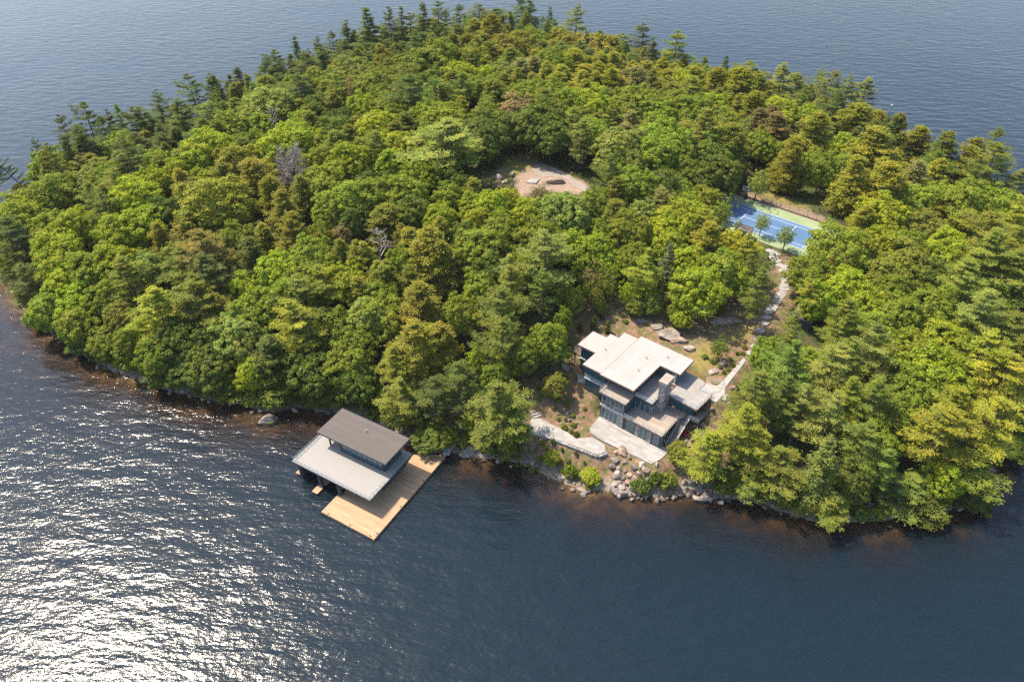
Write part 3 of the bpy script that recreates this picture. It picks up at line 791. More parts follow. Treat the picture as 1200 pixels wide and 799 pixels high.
# chimney
ch = MB().box(-4.4, -3.05, 5.25, 7.75, 6.962, 13.75).build('chimney', MAT['stone'], H)
MB().box(-4.5, -2.95, 5.15, 7.85, 13.752, 14.05).build('band', MAT['frame_light'], ch)
MB().box(-4.3, -3.15, 5.35, 7.65, 14.052, 14.28).build('flue', MAT['black'], ch)
MB().box(-4.62, -2.83, 5.03, 7.97, 14.282, 14.5).build('cap', MAT['deck_tan'], ch)
# stair down to the patio along the right side
st = MB().prism([(0.42, 1.6), (0.55, 1.6), (0.55, 7.3), (0.42, 7.3)], [3.4, 3.4, 6.4, 6.4], [3.75, 3.75, 6.9, 6.9]).prism([(1.85, 1.6), (1.98, 1.6), (1.98, 7.3), (1.85, 7.3)], [3.4, 3.4, 6.4, 6.4], [3.75, 3.75, 6.9, 6.9]).build('outdoor_stair', MAT['frame_light'], H)
for k in range(15):
    y = 1.7 + k * 0.375
    MB().box(0.552, 1.848, y, y + 0.33, 3.55 + k * 0.222 - .07, 3.55 + k * 0.222 + .0).build('step', MAT['deck_grey'], st)
f = MB()
for k in range(6):
    y = 1.7 + k * 1.1; zz = 3.75 + (y - 1.6) * 0.553
    for x in (0.485, 1.915): f.tube((x, y, zz), (x, y, zz + 0.95), 0.025, n=5)
for x in (0.485, 1.915): f.tube((x, 1.7, 4.75), (x, 7.2, 7.79), 0.025, n=5)
f.build('handrail', MAT['metal'], st)

# ------------------------------------------------------------------ the boathouse and its dock
B = empty('boathouse', (BOAT.o[0], BOAT.o[1], 0), BOAT.rot)
tag(B, 'dark boathouse standing in the lake under stepped flat roofs, brown above pale', 'boathouse')
def bwall(*b, mat='boat_wall'): return MB().box(*b).build('wall', MAT[mat], B)
bwall(-11.0, -5.2, 9.6, 15.6, 0.52, 3.78)
bwall(-20.9, -20.65, 5.2, 16.0, -1.5, 3.78)
bwall(-20.649, -11.002, 15.6, 15.85, -1.5, 3.78)
bwall(-20.9, -5.0, 4.55, 4.85, 3.1, 3.78)
bwall(-5.35, -5.0, 4.851, 9.599, 3.1, 3.78)
for x in (-20.75, -16.1, -11.5): MB().box(x - 0.3, x + 0.3, 4.5, 5.1, -2.5, 3.098).build('post', MAT['boat_wall'], B)
window(B, 'b', 11.6, 13.4, -5.2, 1.5, 2.7, 2, 1, 'frame_dark')
window(B, 'a', -10.4, -6.0, 9.6, 0.75, 3.0, 4, -1, 'frame_dark')
lr = MB().box(-22.1, -3.65, 4.2, 17.0, 3.782, 4.08).build('roof', MAT['boat_wall'], B)
MB().box(-22.0, -3.75, 4.3, 16.9, 4.083, 4.12).build('membrane', MAT['roof_pale'], lr)
glass_rail(B, [(-21.85, 12.0), (-21.85, 4.45), (-3.9, 4.45), (-3.9, 8.6)], 4.12, 0.75, 1.0)
bwall(-15.7, -5.45, 10.8, 15.8, 4.122, 7.28)
window(B, 'a', -15.3, -5.8, 10.8, 4.55, 6.9, 8, -1, 'frame_dark')
window(B, 'b', 11.4, 15.2, -5.45, 5.3, 6.9, 3, 1, 'frame_dark')
MB().box(-18.6, -18.35, 10.9, 11.15, 4.122, 7.28).build('post', MAT['boat_wall'], B)
ur = MB().box(-20.35, -4.25, 9.95, 17.35, 7.282, 7.58).build('roof', MAT['boat_wall'], B)
MB().box(-20.27, -4.33, 10.03, 17.27, 7.583, 7.62).build('membrane', MAT['roof_brown'], ur)
c = px(*z2(460, 232), 7.7); c = BOAT.l(c)
MB().tube((c[0], c[1], 7.62), (c[0], c[1], 8.05), 0.09, n=8).tube((c[0], c[1], 8.05), (c[0] + 0.25, c[1], 8.07), 0.09, n=8).build('vent_pipe', MAT['metal'], ur)

D = empty('dock', (BOAT.o[0], BOAT.o[1], 0), BOAT.rot)
tag(D, 'warm wooden plank dock wrapping round the near and right sides of the boathouse', 'dock')
dp = [(-11.9, 0.0), (0.0, 0.0), (0.0, 22.7), (-5.7, 19.3), (-5.195, 15.7), (-5.195, 9.59), (-11.19, 9.59), (-11.19, 4.42), (-11.9, 4.42)]
MB().prism(dp, 0.40, 0.5).build('deck', MAT['dock'], D)
MB().box(-11.92, 0.02, -0.05, 0.06, 0.02, 0.398).box(-0.06, 0.05, 0.061, 21.9, 0.02, 0.398).box(-11.95, -11.84, 0.061, 4.4, 0.02, 0.398).build('rim_board', MAT['dock_side'], D)
for x, y in ((-11.2, .6), (-6, .6), (-.6, .6), (-.6, 6), (-.6, 12), (-.6, 18), (-5, 18)):
    MB().tube((x, y, -5.5), (x, y, 0.395), 0.16, n=8).build('pile', MAT['dock_side'], D)
for x, y in ((-10.5, .25), (-5.5, .25), (-1.0, .25), (-.25, 1.2), (-.25, 8), (-.25, 15)):
    MB().box(x - .05, x + .05, y - .05, y + .05, 0.503, 0.62).box(x - .2, x + .2, y - .04, y + .04, 0.62, 0.68).build('cleat', MAT['black'], D)
ld = MB()
for y in (0.75, 1.25): ld.tube((0.1, y, -1.0), (0.1, y, 1.1), 0.035, n=6).tube((0.1, y, 1.1), (-0.5, y, 1.0), 0.035, n=6).tube((-0.5, y, 1.0), (-0.5, y, 0.5), 0.035, n=6)
for k in range(4): ld.tube((0.1, .75, -.8 + k * .3), (0.1, 1.25, -.8 + k * .3), 0.025, n=6)
ld.build('ladder', MAT['metal'], D)
for (x0, x1, y0, y1), lab in (((-22.3, -20.95, 4.6, 14.0), 'narrow wooden finger dock along the outer left wall of the boathouse'),
                              ((-16.6, -15.3, 2.7, 15.5), 'wooden finger dock between the two boat slips under the pale roof')):
    o = empty('finger_dock', (*BOAT.w((x0 + x1) / 2, (y0 + y1) / 2), 0), BOAT.rot)
    w_, l_ = (x1 - x0) / 2, (y1 - y0) / 2
    if y0 < 4: MB().box(-w_, w_, -l_, -l_ + 1.75, 0.34, 0.44).box(-w_, w_, -l_ + 2.45, l_, 0.34, 0.44).box(-.24, .24, -l_ + 1.75, -l_ + 2.45, 0.34, 0.44).build('deck', MAT['dock'], o)
    else: MB().box(-w_, w_, -l_, l_, 0.34, 0.44).build('deck', MAT['dock'], o)
    for y in (-l_ + .4, l_ - .4): MB().tube((0, y, -5), (0, y, 0.335), 0.15, n=8).build('pile', MAT['dock_side'], o)
    tag(o, lab, 'dock', 'finger docks of the boathouse')
# mooring buoy far out on the right
c = px(1045, 124, 0.0)
o = empty('buoy', (c[0], c[1], 0))
mb = MB()
for k in range(6):
    t0, t1 = math.pi * k / 6, math.pi * (k + 1) / 6
    mb.tube((0, 0, .12 - .3 * math.cos(t0)), (0, 0, .12 - .3 * math.cos(t1)), max(.3 * math.sin(t0), .01), max(.3 * math.sin(t1), .01), n=12, cap=False)
mb.build('float', MAT['white_paint'], o, smooth=True)
MB().tube((0, 0, .42), (0, 0, .52), .04, n=6).build('ring', MAT['metal'], o)
tag(o, 'tiny white mooring buoy floating on the open lake beyond the right treetops', 'buoy')
# ------------------------------------------------------------------ foliage meshes (shared by copies)
def unit(v): return v / np.maximum(np.linalg.norm(v, axis=-1, keepdims=True), 1e-9)
def leaf_mesh(name, C, N, L, Wd, tint, along=None):
    """one kite-shaped face per leaf or spray: centres C, normals N, length L, width Wd"""
    n = len(C); N = unit(N)
    ref = along if along is not None else rng.normal(size=(n, 3))
    T = unit(ref - (ref * N).sum(1, keepdims=True) * N); Bt = np.cross(N, T)
    L = np.broadcast_to(L, n)[:, None]; Wd = np.broadcast_to(Wd, n)[:, None]
    V = np.stack([C - T * L * .5, C + Bt * Wd * .5 + T * L * .08, C + T * L * .5, C - Bt * Wd * .5 + T * L * .08], 1).reshape(-1, 3)
    me = bpy.data.meshes.new(name)
    me.vertices.add(4 * n); me.vertices.foreach_set('co', V.astype(np.float32).ravel())
    me.loops.add(4 * n); me.loops.foreach_set('vertex_index', np.arange(4 * n, dtype=np.int32))
    me.polygons.add(n); me.polygons.foreach_set('loop_start', (np.arange(n) * 4).astype(np.int32))
    me.update(calc_edges=True)
    me.attributes.new('tint', 'FLOAT', 'FACE').data.foreach_set('value', np.clip(tint, 0, 1).astype(np.float32))
    me.materials.append(MAT['leaf'])
    return me

def broadleaf(seed, W=10.0, H=13.0, low=0.10, lobes=9, sparse=1.0, leaf=0.33, n=200, jag=0.0):
    """a rounded crown: knobbly dome of many leafy clumps with dents between its main limbs"""
    r = np.random.default_rng(seed); Rr = W / 2
    zc = H * (.46 + low * .35); rz = H - zc
    lob = []
    for k in range(lobes):
        a = 2.399 * k + r.uniform(-.4, .4); s = 1 - 1.35 * (k + .5) / lobes
        q = math.sqrt(max(0, 1 - s * s)); lob.append((np.array([q * math.cos(a), q * math.sin(a), s]), r.uniform(.28, .42)))
    C, N, T = [], [], []
    nl = int(68 * sparse)
    for k in range(n):
        s = 1 - 1.62 * (k + r.random()) / n; a = 2.399963 * k + r.uniform(-.25, .25); q = math.sqrt(max(0, 1 - s * s))
        d = np.array([q * math.cos(a), q * math.sin(a), s])
        bump = max(w * math.exp(-((d - c) ** 2).sum() / .16) for c, w in lob)
        rad = (.70 + bump) * r.uniform(.86 - jag, 1.06 + jag * .4)
        zr = rz if s > 0 else (zc - H * low)
        cc = np.array([d[0] * Rr * rad, d[1] * Rr * rad, zc + d[2] * zr * min(rad, 1.04)])
        cr = r.uniform(.55, 1.0); up = unit(d * .75 + np.array([0, 0, .6]))
        e = unit(r.normal(size=(nl, 3)) + up * .8)
        C.append(cc + e * cr * r.uniform(.45, 1.0, (nl, 1)) * np.array([1, 1, .85]))
        N.append(e * .8 + up * .3 + r.normal(size=(nl, 3)) * .36)
        T.append(np.full(nl, r.normal(.5, .11)) + r.normal(0, .15, nl))
    m = 500; e = unit(r.normal(size=(m, 3))); q = r.uniform(.3, .75, (m, 1))
    C.append(e * q * np.array([Rr, Rr, rz * .8]) + np.array([0, 0, zc])); N.append(e + r.normal(size=(m, 3)) * .5); T.append(r.normal(.45, .15, m))
    C, N, T = np.concatenate(C), np.concatenate(N), np.concatenate(T)
    L = leaf * r.uniform(.75, 1.3, len(C)); L[-m:] *= 1.8
    lim = [(np.array([c[0] * Rr * .8, c[1] * Rr * .8, zc + c[2] * rz * .75]), 1.5) for c, w in lob]
    return leaf_mesh('crown', C, N, L, L * .72 * r.uniform(.8, 1.2, len(C)), T), lim

def broad_trunk(lob, H=13.0):
    mb = MB()
    mb.tube((0, 0, -1.0), (0.1, 0.05, H * .32), 0.28, 0.20, 7)
    mb.tube((0.1, 0.05, H * .32), (0.0, 0.1, H * .7), 0.20, 0.07, 6)
    for c, rad in lob[:6]: mb.tube((0.08, 0.06, H * .26 + .1 * rad), tuple(c * np.array([.9, .9, 1]) - np.array([0, 0, rad * .3])), 0.12, 0.04, 5)
    return mb.mesh('trunk', MAT['bark'])

def conifer(seed, H, W, z0, whorls, nb, prof, pitch, droop, pads, tufts, tl, tw, flat=.25, gapp=.0):
    """whorled branches that carry flat sprays; returns crown and trunk meshes"""
    r = np.random.default_rng(seed)
    C, N, L, A, T = [], [], [], [], []
    mb = MB(); mb.tube((0, 0, -1.2), (0, 0, H * .55), 0.27, 0.17, 7); mb.tube((0, 0, H * .55), (0, 0, H * .985), 0.17, 0.03, 6)
    az0 = 0
    side = r.uniform(0, 6.28)
    for k in range(whorls):
        t = (k + r.uniform(-.25, .25)) / (whorls - 1); t = min(max(t, 0), 1)
        z = H * (z0 + (0.98 - z0) * t); az0 += 1.1
        for j in range(nb):
            if r.random() < gapp: continue
            az = az0 + 2 * math.pi * j / nb + r.uniform(-.35, .35)
            ln = W / 2 * prof(t) * r.uniform(.5, 1.18) * (1 + .16 * math.cos(az - side))
            if ln < .25: ln = .25
            p = pitch + (0.55 * t if t > .6 else .2 * t) + r.uniform(-.12, .12)
            d = np.array([math.cos(az) * math.cos(p), math.sin(az) * math.cos(p), math.sin(p)])
            lat = np.array([-math.sin(az), math.cos(az), 0])
            tip = np.array([0, 0, z]) + d * ln + np.array([0, 0, -droop * ln])
            if ln > 1.0: mb.tube((0, 0, z), tuple(np.array([0, 0, z]) * .12 + tip * .88), 0.055, 0.018, 4, cap=False)
            m = max(2, int(pads * (ln / (W / 2)) ** .8 + .5))
            br = r.normal(.5, .13)
            for q in range(m):
                s = .30 + .72 * (q + r.random()) / m
                wl = (.55 * ln * (1 - abs(s - .55)) * .62) * r.uniform(-1, 1)
                c = np.array([0, 0, z]) + d * ln * s + lat * wl + np.array([0, 0, -droop * ln * s * s])
                rad = (.30 + .10 * ln / 2) * r.uniform(.7, 1.2)
                o = r.normal(size=(tufts, 3)) * rad * np.array([.62, .62, flat])
                C.append(c + o)
                N.append(np.array([0, 0, 1.0]) + r.normal(size=(tufts, 3)) * .42 + d * .15)
                A.append(d + lat * np.sign(wl) * .5 + np.array([0, 0, .28 - droop]) + r.normal(size=(tufts, 3)) * .45)
                T.append(np.full(tufts, br) + r.normal(0, .17, tufts))
    C, N, A, T = map(np.concatenate, (C, N, A, T)); n = len(C)
    return leaf_mesh('crown', C, N, tl * r.uniform(.7, 1.3, n), tw * r.uniform(.7, 1.3, n), T, A), mb.mesh('trunk', MAT['bark'])

LIB = {}
LIB['b'] = []
for s in range(7):
    me, lob = broadleaf(100 + s, lobes=[8, 9, 10, 11, 9, 8, 10][s], low=[.10, .14, .08, .16, .1, .06, .12][s])
    LIB['b'].append((me, broad_trunk(lob), 10.0, 13.0))
LIB['y'] = []                                        # young, thin crowns
for s in range(3):
    me, lob = broadleaf(150 + s, lobes=5, low=.12, sparse=.40, leaf=.36, n=75, jag=.35)
    LIB['y'].append((me, broad_trunk(lob), 10.0, 13.0))
LIB['p'] = []
for s in range(6):
    e = [.8, 1.0, .9, 1.1, .75, 1.0][s]
    me, tr = conifer(200 + s, 18.0, 9.5, [.30, .26, .36, .22, .4, .3][s], [11, 12, 10, 13, 9, 11][s], [5, 5, 5, 5, 5, 4][s],
                     lambda t, e=e: min(1.0, (1 - t) ** e * 1.5 + .12) * (.72 + .28 * min(1, t * 5)), .12, .03, 15, 22, .46, .13, .15, .14)
    LIB['p'].append((me, tr, 9.5, 18.0))
LIB['s'] = []                                        # narrow dark skyline conifers
for s in range(4):
    me, tr = conifer(300 + s, 17.0, 6.0, [.15, .2, .28, .2][s], 17, 5, lambda t: min(1, (1 - t) ** .8 * 1.2) * .95 + .12, .10, .05, 10, 18, .44, .13, .2, .18)
    LIB['s'].append((me, tr, 6.0, 17.0))
LIB['h'] = []                                        # hemlock and cedar, dense
for s in range(6):
    me, tr = conifer(400 + s, 15.0, 8.0, .08, 21, 7, lambda t, e=[.5, .42, .6, .4, .5, .45][s]: (1 - t) ** e * min(1, .7 + t) * .97 + .05, .04, .12, 10, 15, .38, .17, .36)
    LIB['h'].append((me, tr, 8.0, 15.0))
LIB['w'] = [(*conifer(450, 16.0, 10.0, .05, 18, 6, lambda t: (1 - t) ** .7 * .95 + .06, .0, .42, 13, 13, .50, .16, .5), 10.0, 16.0)]   # drooping
LIB['r'] = [(*conifer(460, 15.0, 8.0, .3, 9, 5, lambda t: (1 - t) ** .7 * .95 + .1, .05, .1, 6, 8, .5, .2, .4, .3), 8.0, 15.0)]      # red, half bare
def dead(seed, H=11.0, W=8.0, bushy=False):
    r = np.random.default_rng(seed); mb = MB(); tw = MB()
    mb.tube((0, 0, -1), (.1, 0, H * .5), .24, .15, 7); mb.tube((.1, 0, H * .5), (.0, .1, H * .97), .15, .03, 6)
    n = 46 if bushy else 26
    for k in range(n):
        z = H * r.uniform(.3, .95); az = r.uniform(0, 6.28); t = (z / H - .3) / .65
        ln = W / 2 * ((.9 - .45 * t) if not bushy else (1 - .35 * t)) * r.uniform(.6, 1.1); el = r.uniform(.05, .6) if not bushy else r.uniform(.3, .9)
        d = Vector((math.cos(az) * math.cos(el), math.sin(az) * math.cos(el), math.sin(el)))
        p = Vector((0, 0, z)); q = p + d * ln; tw.tube(p, q, .085, .025, 5, cap=False)
        for j in range(9 if bushy else 5):
            s = r.uniform(.3, 1); b0 = p + d * ln * s
            e = (d + Vector(r.normal(size=3) * .6)).normalized(); l2 = ln * r.uniform(.2, .5)
            tw.tube(b0, b0 + e * l2, .04, .012, 4, cap=False)
            if bushy:
                for _ in range(4):
                    e2 = (e + Vector(r.normal(size=3) * .7)).normalized(); b1 = b0 + e * l2 * r.uniform(.3, 1)
                    tw.tube(b1, b1 + e2 * l2 * .6, .022, .008, 3, cap=False)
    return tw.mesh('branches', MAT['dead_wood']), mb.mesh('trunk', MAT['dead_wood']), W, H
LIB['d'] = [dead(500), dead(501), dead(502)]
LIB['t'] = [dead(510, 10.0, 9.0, True)]

COL = {
 'b': dict(bright=(0.267,0.321,0.021), mid=(0.198,0.246,0.024), deep=(0.118,0.163,0.024), pale=(0.234,0.273,0.055), yellow=(0.327,0.351,0.022), ochre=(0.242,0.231,0.030), brown=(0.251,0.203,0.085), olive=(0.207,0.219,0.033)),
 'p': dict(olive=(0.207,0.233,0.038), dark=(0.120,0.158,0.040), light=(0.240,0.263,0.060), yellow=(0.273,0.287,0.033), green=(0.161,0.216,0.038), orange=(0.240,0.214,0.050)),
 'h': dict(ochre=(0.231,0.225,0.027), gold=(0.262,0.257,0.028), olive=(0.191,0.209,0.029), dark=(0.125,0.156,0.028), pale=(0.251,0.235,0.075), brown=(0.234,0.198,0.070)),
}
COL['y'] = COL['b']; COL['s'] = dict(COL['p'], pale=(.14,.15,.07)); COL['w'] = COL['p']
COL['r'] = dict(rust=(.26,.105,.045), orange=(.22,.12,.05))
HUE = dict(bright='bright green', mid='mid green', deep='deep green', pale='pale greyish', yellow='yellow-green', ochre='ochre', brown='brownish', olive='olive', dark='dark blue-green',
           light='light olive', green='fresh green', orange='orange-tinged', gold='golden', rust='rusty red', grey='bare grey')
KIND = dict(b=('broadleaf_tree', 'broadleaf'), y=('young_tree', 'thin young tree'), p=('pine_tree', 'pine'), s=('spruce_tree', 'narrow spruce'), h=('hemlock_tree', 'hemlock'),
            w=('spruce_tree', 'drooping spruce'), r=('pine_tree', 'half-bare dying pine'), d=('dead_tree', 'dead tree'), t=('dead_tree', 'twiggy dead tree'))
GROUP = dict(b='broadleaf trees of the island', y='young trees near house and court', p='pines of the island', s='spruces of the island', h='hemlocks of the island', w='spruces of the island', r='pines of the island', d='dead trees of the island', t='dead trees of the island')

TREES = """27 197 20 p dark L|47 185 15 p dark|25 227 13 b olive|61 197 40 b mid|18 243 32 b bright|81 161 17 p dark|106 153 26 p dark|97 176 24 p dark|133 155 12 s pale|144 148 12 s green|140 172 35 b mid|171 150 28 p dark|189 133 20 p dark|216 143 32 p dark|153 188 30 p dark|99 215 28 b pale|68 220 38 b mid|52 232 30 b mid|126 208 32 b mid|158 226 42 b bright|108 233 20 p olive|126 246 24 p green|29 255 40 b mid|61 264 32 b mid|90 262 36 b bright|14 280 32 p dark|68 289 42 b bright|140 269 42 b bright|167 260 40 b bright|194 246 32 b deep|191 280 24 h ochre
250 232 84 b ochre N|14 309 28 p olive N|12 322 26 p olive N|31 350 26 p olive N|47 366 30 b deep N|58 360 36 b mid|34 335 25 p dark|52 320 25 b olive|74 306 42 b bright|77 328 36 b bright|108 313 40 b mid|90 351 36 b bright|90 378 36 b mid|104 398 32 b deep|126 344 32 b mid|151 331 38 p olive|122 396 30 b mid|174 313 30 b pale|144 369 32 b olive|153 398 32 b mid|135 304 40 b bright|187 367 46 p yellow|167 385 32 b bright|185 412 38 b mid|216 365 36 p olive|212 398 42 b deep|221 430 38 b deep|194 436 32 b deep|203 300 22 b pale|214 316 32 p olive|240 302 46 p orange
228 117 24 p dark|253 112 24 p dark|272 108 14 s dark|285 101 18 s dark|274 146 38 b mid|319 121 46 b pale|301 137 30 b pale|313 94 22 p dark|326 83 22 p dark|348 69 14 s dark|342 85 16 s dark|362 83 24 p dark|353 110 26 p dark|375 69 16 s dark|391 60 16 p dark|407 51 16 s dark|382 78 18 s dark|324 146 22 d grey|351 144 26 b bright|373 126 30 b deep|382 96 26 b mid|398 105 24 p olive|411 112 20 r rust|390 118 14 r rust|411 82 36 b pale|423 123 28 b bright|393 153 36 b deep|353 164 42 b bright|319 175 40 b bright|303 166 26 b mid|373 173 26 b mid|369 189 30 b mid|342 204 42 t grey|411 184 42 b bright|445 177 26 p olive|436 92 24 b deep|445 112 26 b mid|245 172 50 b bright|278 188 42 b ochre
317 230 28 h ochre|333 245 30 h ochre|355 227 30 h olive|342 275 36 h ochre|382 214 46 b mid|407 232 50 b mid|387 245 36 b mid|436 227 42 b mid|456 220 32 b deep|414 256 32 b deep|375 275 26 b mid|398 277 20 b brown|444 287 36 d grey|418 303 28 h ochre|400 299 24 h olive|278 277 34 b mid|297 304 36 h dark|243 326 42 p dark|366 297 42 b mid|328 315 46 b bright|360 322 46 b mid|378 336 32 p yellow|409 326 38 b bright|425 343 30 h gold|450 325 26 h ochre|445 345 36 b mid|342 342 46 b mid|288 338 32 b bright|229 347 36 p olive
294 367 46 b mid|276 385 46 b pale|319 356 42 b mid|288 398 42 b pale|234 362 42 p olive|263 363 24 p yellow|355 354 46 p olive|346 383 50 p yellow|360 394 42 p olive|391 385 46 b mid|418 399 38 b mid|434 367 46 b pale|405 424 48 b mid|297 433 32 b yellow|319 420 42 h dark|270 449 38 h dark|324 450 46 h dark|243 426 42 b deep|249 400 38 b deep|369 430 48 b deep|373 453 36 h olive|398 453 36 h olive|423 446 38 b deep
435 41 24 s dark|458 38 24 p dark|470 36 14 s dark|482 40 20 p dark|497 31 16 s dark|513 31 22 p dark|539 27 18 p dark|563 18 22 p dark|581 18 26 p dark|575 40 32 h ochre|558 40 22 h ochre|611 22 22 p dark|620 25 18 s dark|643 29 10 s dark|596 56 38 b ochre|609 48 30 b ochre|627 48 30 b mid|650 48 30 b ochre|533 44 24 b pale|510 66 48 b mid|488 62 30 p dark|537 66 20 b mid|557 69 34 b mid|537 88 34 b bright|506 95 32 b deep|465 80 28 b mid|456 96 26 b mid|476 97 26 p olive|434 98 32 b olive|542 106 22 p green|557 102 24 b mid|575 101 28 b mid|607 97 20 h ochre|627 84 22 h pale|648 74 34 b mid|645 108 36 b mid|618 113 42 b mid|593 89 26 b pale|607 127 36 b brown|499 135 36 b mid|521 140 42 b mid|481 113 30 p dark|456 126 32 b mid|443 149 42 b bright|431 126 24 b bright|528 172 58 p light|573 148 44 b deep|499 162 32 b mid|564 164 34 b deep|618 146 42 b deep|641 135 42 b deep|645 156 38 b deep|434 169 32 b mid|465 171 36 b bright
494 203 38 b bright|458 188 32 b bright|476 224 46 b mid|488 246 38 b deep|515 254 34 b bright|524 230 28 b mid|533 213 28 b deep|553 239 28 b bright|575 241 36 b bright|593 234 26 b yellow|560 257 32 b yellow|587 264 34 b mid|620 247 32 b bright|634 226 26 y brown|650 243 42 b pale|517 277 30 h ochre|503 294 46 h ochre|519 309 42 h ochre|470 278 18 h ochre|470 306 32 b mid|542 277 32 b deep|564 287 50 b mid|582 273 36 b mid|575 318 38 b deep|630 277 42 b mid|605 302 20 b bright|616 311 22 b yellow|643 304 56 p light|427 306 30 h ochre|446 326 28 h ochre|598 322 28 p light|656 286 32 b mid
447 366 46 b mid|447 332 30 h olive|492 354 46 h ochre|540 366 40 b mid|588 366 46 p olive|600 337 36 p olive|636 340 30 p green|486 410 62 p yellow|461 433 36 p yellow|473 466 42 p olive|519 403 42 h ochre|537 451 38 p green|507 470 38 p dark|507 508 40 b deep|588 403 42 p olive|579 438 26 b mid|561 420 22 b bright|612 412 36 b mid|643 396 50 b mid N|594 484 88 p olive B N|651 449 32 b olive S|552 494 22 b bright S|480 334 28 h olive|564 337 32 b mid|545 515 24 b deep S
674 29 22 p olive|661 50 36 b ochre|694 55 46 b ochre|719 57 32 b ochre|701 91 22 h gold|753 56 24 p dark|733 68 14 s green|744 98 26 h pale|764 70 18 s pale|789 66 26 p olive|775 87 24 h gold|800 98 30 b bright|816 89 32 b mid|838 100 26 h gold|848 88 12 s dark|836 122 28 b bright|857 101 26 h gold|694 120 40 b bright|735 118 34 b mid|762 123 40 b mid|668 120 34 b mid|697 156 36 b mid|681 163 24 p light|739 150 24 h pale|726 171 48 b pale|771 134 34 b mid|778 163 52 b mid|811 129 42 b mid|823 156 42 p olive|850 140 32 b mid|856 170 36 h olive|748 181 36 b bright
766 179 46 b mid|793 181 38 b mid|726 190 28 b bright|714 206 28 p green|741 213 42 b mid|773 215 38 b deep|804 204 30 b bright|795 226 32 b mid|820 206 42 b deep|845 199 42 b deep|665 247 44 b pale|696 236 34 b mid|735 269 42 b mid|703 269 24 b mid|753 251 32 b pale|773 244 28 p light|793 256 46 b bright|845 244 32 y mid N|773 274 36 b yellow|820 265 28 p yellow|784 287 36 b bright|831 287 38 h gold|863 290 40 b yellow|674 287 36 b bright|696 289 36 b bright|714 307 42 y bright|694 323 34 y brown|757 319 34 p yellow|782 314 20 s pale|818 336 50 b bright|849 315 46 b mid|879 98 30 p olive|865 104 36 h gold
915 100 26 p olive|930 107 26 p olive|957 107 20 p olive|971 112 24 p olive|993 119 26 p olive|1009 121 26 p olive|910 131 42 b bright|881 129 28 h ochre|867 153 24 b pale|906 144 24 h brown|946 138 32 b bright|953 158 58 h gold N|1000 147 42 h gold|1023 149 30 h gold|1050 157 24 h olive|892 169 30 b mid|834 176 42 b deep|890 209 26 y pale|928 188 40 h gold N|964 196 38 b mid N|993 171 28 b bright|1018 175 46 h ochre|998 211 48 h gold N|1037 219 40 h gold|1073 174 36 h gold|1106 184 34 h olive|1131 193 30 h gold|1154 201 38 p olive|1157 181 24 p olive|1186 226 26 p olive|1068 212 32 h pale|1095 209 30 h gold|1034 249 42 b bright|1082 234 38 b mid|1122 236 52 b mid|1165 238 42 b mid|1100 249 26 h gold|1086 265 36 b olive|1156 256 28 b pale|1181 270 38 p yellow|1034 285 38 b bright|983 284 50 b mid|1061 288 38 b mid|1113 290 42 b bright|1151 283 46 p olive|1010 261 26 h gold|1194 251 30 p yellow
989 334 42 b bright|1014 354 40 b bright|970 318 12 r rust|1066 303 42 b olive|1048 321 46 b olive|1102 305 42 b bright|1093 325 38 b deep|1156 305 52 p olive|1183 323 42 p olive|1124 336 46 p olive|1095 361 50 b mid|1050 368 46 b mid|1039 343 38 b mid|1138 377 46 p light|1160 348 32 b mid|1190 357 38 b deep|1021 384 42 b mid|985 384 42 p olive|1104 397 46 b bright|1068 411 46 b mid|1016 411 46 p light|987 429 42 p olive|1086 433 56 b bright|1147 424 46 p yellow|1176 397 42 p olive|1189 420 38 p olive|986 396 34 p olive N
845 404 28 y deep S|897 413 38 b mid N|923 432 46 p green|930 391 30 p olive N|950 423 28 b bright|977 438 46 p light|886 462 40 p olive|914 468 38 p green|938 480 42 p light|869 498 46 p yellow|968 489 46 p light|992 470 38 p yellow|832 531 44 p yellow|905 543 54 p olive|886 562 48 p green|962 550 58 w light|974 592 50 p olive N|855 563 30 b deep|1007 522 38 p green|1020 518 46 b mid|1020 476 42 p olive|1060 488 42 b mid|1073 456 50 b mid|1110 448 46 b bright|1110 483 46 p yellow|1100 513 60 p yellow|1153 498 50 p yellow|1173 451 46 p yellow|1108 556 36 b bright|1130 549 46 p olive|1142 570 42 h dark|1070 571 50 p green|1078 588 38 h dark|1045 576 36 p dark|1183 518 32 b deep|1192 492 28 b deep|886 342 36 p olive T N|878 322 24 p olive|954 345 32 p yellow N|960 348 34 b bright|1003 566 28 b deep|1030 548 30 p green
800 372 26 b bright S|680 381 10 h dark C|695 377 10 h dark C|712 382 9 h olive C|844 361 9 h olive C|795 525 26 b olive S|692 556 26 b bright S|646 535 20 b bright S|894 257 20 y pale Y|923 273 24 y mid Y|866 262 12 y mid S|875 300 30 p yellow|950 318 40 b mid|700 345 22 y olive|690 335 22 y mid|672 350 24 b mid N|660 374 22 b mid N|735 338 22 y bright|712 328 30 y olive N|770 354 26 b deep S|745 357 22 b olive S|792 363 24 b mid S|704 359 16 b mid S|762 340 20 y mid|660 335 30 y bright|805 305 34 b bright|740 300 30 b mid|685 305 30 b mid"""

